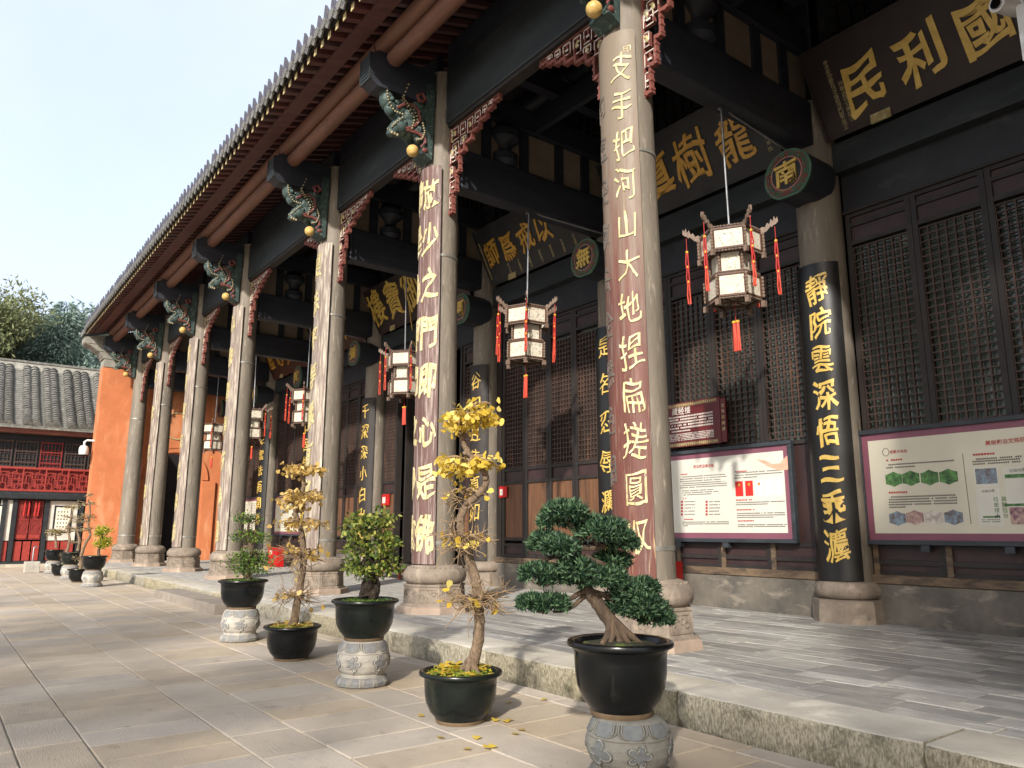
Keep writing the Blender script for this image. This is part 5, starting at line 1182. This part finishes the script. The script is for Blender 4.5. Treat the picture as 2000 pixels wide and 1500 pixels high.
for (u, v, ru, rv, dy) in [(1103, 1003, 48, 30, 0), (1085, 1018, 34, 24, .06), (1180, 1040, 58, 34, -.02), (1215, 1062, 34, 26, .03), (1150, 1028, 36, 26, .05), (1068, 1062, 40, 28, .05), (1092, 1070, 36, 28, -.1), (1055, 1122, 44, 24, .02), (1088, 1128, 36, 24, -.03), (1120, 1112, 40, 28, -.1), (1165, 1132, 42, 26, -.06), (1195, 1128, 28, 22, .02),
                          (1040, 1178, 30, 15, 0), (1075, 1180, 38, 19, -.02), (1198, 1096, 40, 18, .12), (1228, 1160, 40, 28, 0), (1250, 1185, 46, 30, -.04), (1280, 1205, 34, 26, -.02), (1215, 1190, 30, 22, .06), (1258, 1150, 30, 20, .06)]:
    c = L_(u, v, dy); k = .00345; pad(Pp, tuple(c), (ru*k*.98, ru*k*.9, rv*k*.76), 200, 10, .05, .0125)
    sub = MB(); 
join_leaves(Pp, 'foliage', 'needle', o)
twg = MB()
for (u, v, ru, dy) in [(1103, 1012, 44, 0), (1185, 1060, 60, 0), (1085, 1085, 50, 0), (1060, 1135, 46, 0), (1125, 1130, 60, 0), (1060, 1190, 45, 0), (1245, 1200, 50, 0), (1198, 1108, 38, .1)]:
    c = L_(u, v, dy)
    for q in range(14): a = R_.uniform(0, 2*PI); r = ru*.0034*R_.uniform(.4, .95); e = Vector((r*math.cos(a), r*math.sin(a), R_.uniform(-.01, .05))); limb(twg, [c, c+e*.5+Vector((0, 0, -.03)), c+e], .007, .003, 3, 5)
stuff(twg.build('branchlets', 'bark_dark', o)); moss(o, 160, 'small_leaf', .2, .03)

# ginkgos
def ginkgo(lab, x, y, trunk, r0, r1, tiers, twigs, leafm, nleaf, glaze, kscale):
    o = potted('potted_ginkgo', lab, 'potted tree', x, y, 0, glaze, 'soil_moss'); L_ = lambda u, v, dy=0: loc_(u, v, o, dy)
    tk = MB(); tp = [L_(*p) for p in trunk]; limb(tk, tp, r0, r1, 5, 12, .004, .9)
    for p in trunk[2:-1]:   # burrs
        for q in range(2): c = L_(*p)+Vector((R_.uniform(-.03, .03), R_.uniform(-.03, .03), R_.uniform(-.03, .03))); tk.ball(c, (r1*1.3, r1*1.3, r1*1.1), 8, 6)
    c0 = tp[0]
    for q in range(5): a = q*1.26+.3; tk.tube([c0+Vector((0, 0, .1)), c0+Vector((.06*math.cos(a), .06*math.sin(a), .03)), c0+Vector((.11*math.cos(a), .11*math.sin(a), -.01))], [r0*.7, r0*.5, .01], 7)
    tk.build('trunk', 'bark', o, True)
    br = MB(); Pl = []
    for (u, v, hu, hv, nb, dens) in tiers:
        c = L_(u, v); R0 = hu*kscale
        for q in range(nb):
            a = 2*PI*q/nb+R_.uniform(-.3, .3); e = Vector((math.cos(a), math.sin(a), 0))*R0*R_.uniform(.6, 1.05); e.z = hv*kscale*R_.uniform(-.5, .6)
            m1 = c+e*.35+Vector((R_.uniform(-.03, .03), R_.uniform(-.03, .03), .05)); m2 = c+e*.7+Vector((R_.uniform(-.03, .03), R_.uniform(-.03, .03), .03))
            limb(br, [c, m1, m2, c+e], .013, .004, 3, 6)
            n = int(dens*nleaf); t = rng.uniform(.25, 1.05, n)[:, None]; b = np.array(c)+np.array(e)*t+rng.normal(size=(n, 3))*np.array([.035, .035, .03])
            D = rdir(n)*.8+np.array([0, 0, -.55])+np.array(e)/R0*.5; Pl.append((b, D, rng.uniform(.035, .07, n), rng.uniform(.045, .08, n)))
    for (u, v, hu, n, lf) in twigs:
        c = L_(u, v); R0 = hu*kscale
        for q in range(n):
            a = R_.uniform(0, 2*PI); p = [c]; d = Vector((math.cos(a), math.sin(a), R_.uniform(-.2, .3)))
            for s_ in range(4): d = (d+Vector((R_.uniform(-.7, .7), R_.uniform(-.7, .7), R_.uniform(-.45, .35)))).normalized(); p.append(p[-1]+d*R0/4*R_.uniform(.7, 1.3))
            limb(br, p, .007, .0025, 3, 5)
            for s_ in range(2): e = d.cross(Vector((R_.uniform(-1, 1), R_.uniform(-1, 1), R_.uniform(-1, 1)))).normalized(); limb(br, [p[2], p[2]+e*.06, p[2]+e*.11+Vector((0, 0, .02))], .004, .002, 2, 4)
            if R_.random() < lf:
                k = 3; Pl.append((np.repeat(np.array(p[R_.choice([2, 3, 4])])[None], k, 0)+rng.normal(size=(k, 3))*.02, rdir(k)+np.array([0, 0, -.5]), rng.uniform(.045, .08, k), rng.uniform(.05, .09, k)))
    stuff(br.build('branches', 'twig', o, True)); join_leaves(Pl, 'foliage', leafm, o, FAN)
    n = 70; t = rng.uniform(0, 2*PI, n); q = .27*np.sqrt(rng.uniform(0, 1, n)); P = np.stack([q*np.cos(t), q*np.sin(t), .41+rng.uniform(0, .025, n)], -1); D = rdir(n); D[:, 2] *= .25; Nn = rdir(n)*.4+np.array([0, 0, 1])
    lf_ = leaves('leaf_litter', P, D, Nn, rng.uniform(.05, .08, n), rng.uniform(.05, .08, n), FAN, leafm, o); stuff(lf_); moss(o, 420, 'gold_green'); return o
ginkgo('taller yellow-leaved ginkgo with curving trunk in a dark pot, left of the nearest bonsai', -5.86, 3.86, [(918, 1312), (932, 1262), (936, 1200), (930, 1140), (914, 1085), (902, 1050), (900, 1015), (912, 985), (938, 962), (950, 935), (935, 905), (912, 880), (902, 850), (908, 820), (915, 800)], .052, .02,
       [(915, 818, 68, 25, 11, 1.0), (900, 832, 40, 20, 6, .8), (935, 800, 40, 24, 6, .6), (912, 905, 72, 26, 11, .9), (890, 925, 40, 22, 5, .7), (905, 965, 60, 18, 7, .14), (900, 1058, 62, 14, 9, .14)], [(905, 1052, 85, 34, .2), (935, 1168, 90, 26, .1), (935, 1180, 70, 12, .1), (950, 1160, 80, 8, .35), (905, 975, 60, 10, .2)], 'ginkgo', 17, 'glaze_green', .0043)
ginkgo('shorter dry-leaved ginkgo in a black pot on the paving before a column', -9.85, 3.9, [(572, 1228), (580, 1180), (590, 1120), (593, 1075), (588, 1035), (578, 1005), (585, 975), (594, 945), (590, 920), (592, 908)], .055, .02,
       [(594, 918, 48, 14, 11, 1.0), (588, 970, 50, 20, 11, 1.0), (575, 985, 36, 20, 5, .8), (590, 1022, 56, 12, 9, .7), (594, 1078, 30, 8, 6, .4)], [(590, 1082, 75, 30, .3), (575, 1165, 62, 36, .1)], 'ginkgo_dry', 19, 'glaze_black', .0062)
def shrub(name, lab, x, y, z, tiers, m, trunk, k, n, L, W_, glaze='glaze_green', bark='bark_black', r0=.05, bare=None):
    o = potted(name, lab, 'potted shrub', x, y, z, glaze, 'soil_moss'); L_ = lambda u, v, dy=0: loc_(u, v, o, dy); tk = MB()
    limb(tk, [L_(*p) for p in trunk], r0, .015, 5, 10, .006)
    if r0 > .07:
        for q in range(9): a = q*.7; c = L_(*trunk[0])+Vector((.07*math.cos(a), .07*math.sin(a), .02+.05*(q % 3))); tk.ball(c, (.05, .05, .07), 8, 6)
    Pl = []
    for (u, v, ru, rv, dy) in tiers:
        c = L_(u, v, dy); R0 = (ru*k, ru*k*.9, rv*k)
        t0 = min(trunk, key=lambda p: abs(p[1]-v)); limb(tk, [L_(*t0), (L_(*t0)+c)/2+Vector((0, 0, .02)), c], .016, .006, 3, 6)
        for q in range(10): e = Vector([R_.gauss(0, .5)*R0[i] for i in range(3)]); limb(tk, [c, c+e*.6+Vector((0, 0, .02)), c+e*1.3], .007, .003, 2, 5)
        nn = int(n*ru*rv/900*R_.uniform(.75, 1.15)); d = rdir(nn); P = np.array(c)+d*np.array(R0)*(rng.uniform(.15, 1.12, nn)**.6)[:, None]*(1+.18*np.sin(d[:, 0:1]*6+u)+.14*np.sin(d[:, 1:2]*8+v))
        D = d*.5+rdir(nn)*.8+np.array([0, 0, .15]); Pl.append((P, D, rng.uniform(.7, 1.3, nn)*L, rng.uniform(.7, 1.3, nn)*W_))
    stuff(tk.build('trunk', bark, o, True)); join_leaves(Pl, 'foliage', m, o, [(0, 0, 0), (.35, .5, .12), (.7, .38, .1), (1, 0, -.1), (.7, -.38, .1), (.35, -.5, .12)]); moss(o, 300); return o
stool('pale carved stone drum stool under the bushy yellow-green shrub', -7.82, 3.9, SM, .2)
shrub('potted_shrub', 'bushy yellow-green leafed shrub in a dark pot on a pale stool, between the two ginkgos', -7.82, 3.9, .46, [(700, 1018, 38, 18, .05), (745, 1012, 36, 18, -.05), (720, 1030, 50, 18, .1), (690, 1035, 26, 14, -.1), (745, 1062, 42, 22, -.08), (705, 1070, 34, 22, 0), (760, 1055, 22, 18, 0), (700, 1105, 36, 18, -.05), (745, 1095, 38, 22, .03), (720, 1118, 40, 14, 0), (765, 1108, 20, 12, 0)], 'shrub_leaf', [(722, 1166), (722, 1145), (722, 1110), (718, 1070), (722, 1030)], .0052, 200, .06, .034, r0=.11)
stool('pale carved stone drum stool with black-leaf carving under the layered shrub', -11.95, 3.92, SM, .75)
shrub('potted_shrub', 'small-leaved shrub pruned in three layers, on a stool in front of the far columns', -11.95, 3.92, .46, [(478, 1012, 26, 11, 0), (492, 1015, 20, 9, .1), (470, 1048, 24, 12, 0), (505, 1050, 28, 12, 0), (488, 1042, 24, 10, .1), (470, 1095, 32, 18, -.05), (505, 1098, 32, 18, .05), (488, 1085, 34, 14, .1), (490, 1112, 40, 14, 0)], 'small_leaf', [(484, 1138), (483, 1110), (492, 1075), (484, 1050), (486, 1015)], .0075, 700, .035, .02, 'glaze_black', 'bark_dark', .04)
# far group beside the end wall
FY = 4.05
stool('white-grey stone stool nearest in the far group beside the orange wall', -25.75, FY, SM, .1)
shrub('potted_shrub', 'round two-tiered green and yellow shrub on a stool in the far group', -25.75, FY, .46, [(203, 1036, 15, 9, 0), (196, 1042, 12, 8, 0), (200, 1062, 17, 9, 0), (206, 1058, 12, 9, 0)], 'gold_green', [(193, 1086), (193, 1075), (197, 1060), (200, 1040)], .0155, 2600, .05, .03, 'glaze_black', 'bark_dark', .05)
def bare(lab, x, z, trunk, tiers, m, glaze='glaze_black'):
    o = potted('potted_tree', lab, 'potted tree', x, FY, z, glaze, 'soil_moss'); L_ = lambda u, v, dy=0: loc_(u, v, o, dy); tk = MB(); limb(tk, [L_(*p) for p in trunk], .06, .02, 5, 9, .006); Pl = []; k = .0185
    for (u, v, hu, nb, nl) in tiers:
        c = L_(u, v)
        for q in range(nb):
            a = R_.uniform(0, 2*PI); R0 = hu*k; e = Vector((math.cos(a)*R0, math.sin(a)*R0, R_.uniform(-.3, .5)*R0*.5)); limb(tk, [c, c+e*.5+Vector((0, 0, R_.uniform(-.05, .08))), c+e], .014, .005, 3, 5)
            Pl.append((np.array(c)+np.array(e)*rng.uniform(.3, 1.05, (nl, 1))+rng.normal(size=(nl, 3))*.04, rdir(nl), rng.uniform(.03, .06, nl), rng.uniform(.02, .04, nl)))
    stuff(tk.build('trunk', 'bark', o, True)); join_leaves(Pl, 'foliage', m, o); return o
bare('tall twisted leafless tree in a ground pot of the far group', -28.1, 0, [(158, 1115), (158, 1090), (165, 1065), (176, 1045), (172, 1025), (176, 1000), (172, 975)], [(172, 985, 16, 12, 6), (176, 1010, 20, 14, 5), (172, 1035, 18, 10, 3), (160, 1090, 16, 10, 2), (172, 968, 10, 10, 2)], 'bare_bud')
stool('white stone stool in the middle of the far potted group', -30.2, FY, SM, .6)
bare('leafless spreading tree in a greenish pot on the middle stool of the far group', -30.2, .46, [(152, 1076), (155, 1055), (150, 1035), (152, 1010)], [(150, 1035, 22, 16, 5), (158, 1020, 18, 14, 5), (148, 1060, 20, 12, 3)], 'bare_bud', 'glaze_green')
bare('crooked bare-branched tree in a small ground pot between two stools of the far group', -32.3, 0, [(127, 1105), (130, 1080), (136, 1055), (132, 1030), (140, 1010), (142, 992)], [(138, 990, 16, 16, 10), (136, 1010, 14, 12, 6), (128, 1085, 16, 10, 2)], 'bare_bud')
stool('pale stone stool farthest in the group, by the low stone block', -34.6, FY, SM, .3)
bare('flat-topped twiggy tree in a wide pot, farthest of the far group', -34.6, .46, [(110, 1070), (109, 1055), (108, 1040)], [(110, 1038, 20, 30, 10), (106, 1044, 16, 16, 6)], 'bare_bud')

# fallen ginkgo leaves on the paving
for i, (u, v) in enumerate([(905, 1462), (965, 1410), (960, 1460), (985, 1372), (992, 1412), (1000, 1406), (1055, 1368), (828, 1400), (1003, 1432), (955, 1462), (870, 1442), (1010, 1425), (930, 1445)]):
    p = onplane(u, v, 2, .006); me_ = leaves('fallen_leaf', [(0, 0, .004)], [(math.cos(i*2.3), math.sin(i*2.3), .08)], [(.15*math.sin(i), .1, 1)], [.07], [.075], FAN, 'ginkgo'); me_.location = p
    tag(me_, 'single yellow fan-shaped leaf fallen on the paving near the taller ginkgo pot', 'leaf', 'fallen ginkgo leaves')

# ================================================================== trees
def tree(lab, base, H, crown, m, n, L, name='broadleaf_tree', cat='tree', conifer=False, bark='bark_dark', flat=.6):
    o = thing(name, lab, cat, base); tk = MB(); top = Vector((R_.uniform(-.5, .5), R_.uniform(-.5, .5), H*.8)); limb(tk, [(0, 0, -.2), (.1, .05, H*.3), top*.75, top], H*.022, H*.006, 5, 9, .02); Pl = []
    for (cx, cy_, cz, r) in crown:
        c = Vector((cx, cy_, cz)); limb(tk, [Vector((0, 0, max(H*.25, cz-r*1.6))), Vector((cx*.5, cy_*.5, cz-r*.6)), c], H*.008, H*.002, 4, 6)
        nn = int(n*r*r); d = rdir(nn)
        if conifer:   # drooping layered sprays
            a = rng.uniform(0, 2*PI, nn); q = rng.uniform(.1, 1, nn)**.7; lay = rng.integers(0, 5, nn)/5.; P = np.stack([np.cos(a)*q*r*(1.1-lay*.8), np.sin(a)*q*r*(1.1-lay*.8), (lay-.3)*r*1.4-.25*q*q*r+rng.normal(size=nn)*.08*r], -1)+np.array(c)
            D = np.stack([np.cos(a), np.sin(a), -.7+0*a], -1)+rdir(nn)*.4
        else:
            lump = 1+.22*np.sin(d[:, 0:1]*5+cx*3)+.18*np.sin(d[:, 1:2]*6+d[:, 2:3]*5+cz); P = np.array(c)+d*r*np.array([1, 1, .72])*(rng.uniform(.2, 1, nn)**.45)[:, None]*lump; D = d*.4+rdir(nn)
        Pl.append((P, D, rng.uniform(.7, 1.3, nn)*L, rng.uniform(.4, .7, nn)*L*(flat)))
    tk.build('trunk', bark, o, True); f = join_leaves(Pl, 'crown', m, o); return o
def crown(cx, cy_, cz, spread, h, n, r):
    return [(cx+R_.uniform(-1, 1)*spread, cy_+R_.uniform(-1, 1)*spread, cz+R_.uniform(-1, 1)*h, r*R_.uniform(.7, 1.2)) for _ in range(n)]
tree('olive-brown broadleaf tree behind the side hall roof at the left edge', (-62, -.5, 0), 18, crown(0, .8, 14.2, 2.8, 2.2, 14, 2.2), 'tree_a_hazed', 330, .34)
tree('olive broadleaf tree between the left-edge tree and the drooping conifer', (-66, 3.6, 0), 19, crown(0, 0, 14.6, 2.4, 2.4, 12, 2.3), 'tree_a_hazed', 330, .34)
tree('blue-green drooping conifer behind the side hall ridge, beside the main eave', (-63, 6.3, 0), 20, [(0, 0, 17.2, 1.3), (0, 0, 15.6, 2.2), (0, .4, 13.5, 2.8), (0, 0, 11.5, 3.2), (.5, -.8, 15, 1.8), (0, 1.6, 16.4, 1.2), (0, -1.4, 13, 2)], 'tree_b_hazed', 420, .42, 'conifer_tree', 'tree', True, flat=.35)
tree('dark green tree low behind the side hall, filling the gap by the orange wall', (-58, 9.5, 0), 15, crown(0, 0, 11, 2.0, 2.5, 9, 2), 'tree_b_hazed', 330, .34)
tree('darker tree mass far behind the side hall roof', (-76, 1, 0), 20, crown(0, 0, 15.5, 5, 3, 15, 3.0), 'tree_a_hazed', 170, .5)
tree('second distant tree mass closing the gap behind the drooping conifer', (-74, 8, 0), 20, crown(0, 0, 15, 3.5, 3, 13, 3.0), 'tree_b_hazed', 170, .5)
tree('distant olive tree at the very left edge above the side hall roof', (-72, -3.5, 0), 20, crown(0, 0, 15.3, 3, 2.6, 12, 2.8), 'tree_a_hazed', 180, .5)
# courtyard trees standing behind the camera; their shade falls on the paving and the near end of the porch
tan = math.tan(SUN_EL)
def caster(lab, xs, ys, h, spread, nb, r, n):
    bx, by = xs+SX*h/tan, ys+SY*h/tan
    return tree(lab, (bx, by, 0), h+2, crown(0, 0, h, spread, 1.4, nb, r), 'tree_c', n, .3)
caster('leafy courtyard tree behind the viewpoint shading the near paving', -8.2, 1.6, 9, 2.2, 12, 1.45, 105)
caster('leafy courtyard tree further along shading the middle of the paving', -13.5, 2.0, 9.5, 2.1, 12, 1.45, 110)
caster('leafy courtyard tree beside the viewpoint shading the near end of the porch', -2.0, 8.4, 11, 2.0, 14, 1.5, 150)
caster('leafy courtyard tree to the side shading the large notice board', -4.9, 13.2, 12, 1.9, 14, 1.5, 170)
caster('tall courtyard tree to the side shading the near lattice windows', -6.6, 17.2, 13, 2.0, 15, 1.6, 170)
caster('leafy courtyard tree at the near end shading the kerb stones', -2.6, 4.6, 10, 1.3, 9, 1.3, 130)
caster('slender courtyard tree casting streaks on the far paving', -20.5, 1.2, 9, 1.6, 7, 1.0, 90)

# grit, crumbs and torn leaf scraps scattered over the paving
n = 900; gx = rng.uniform(-24, -1, n); gy = rng.uniform(.3, 5.2, n); P = np.stack([gx, gy, np.full(n, .004)], -1); D = rdir(n); D[:, 2] *= .15; Nn = rdir(n)*.25+np.array([0, 0, 1])
mat('grit', '#b5ab98', '#5c5348', (9, 9, 9), .9, 0)
gr = leaves('paving_grit', P, D, Nn, rng.uniform(.006, .022, n), rng.uniform(.005, .016, n), DIAMOND, 'grit'); tag(gr, 'fine grit and dry crumbs scattered over the courtyard paving', None, None, 'stuff')
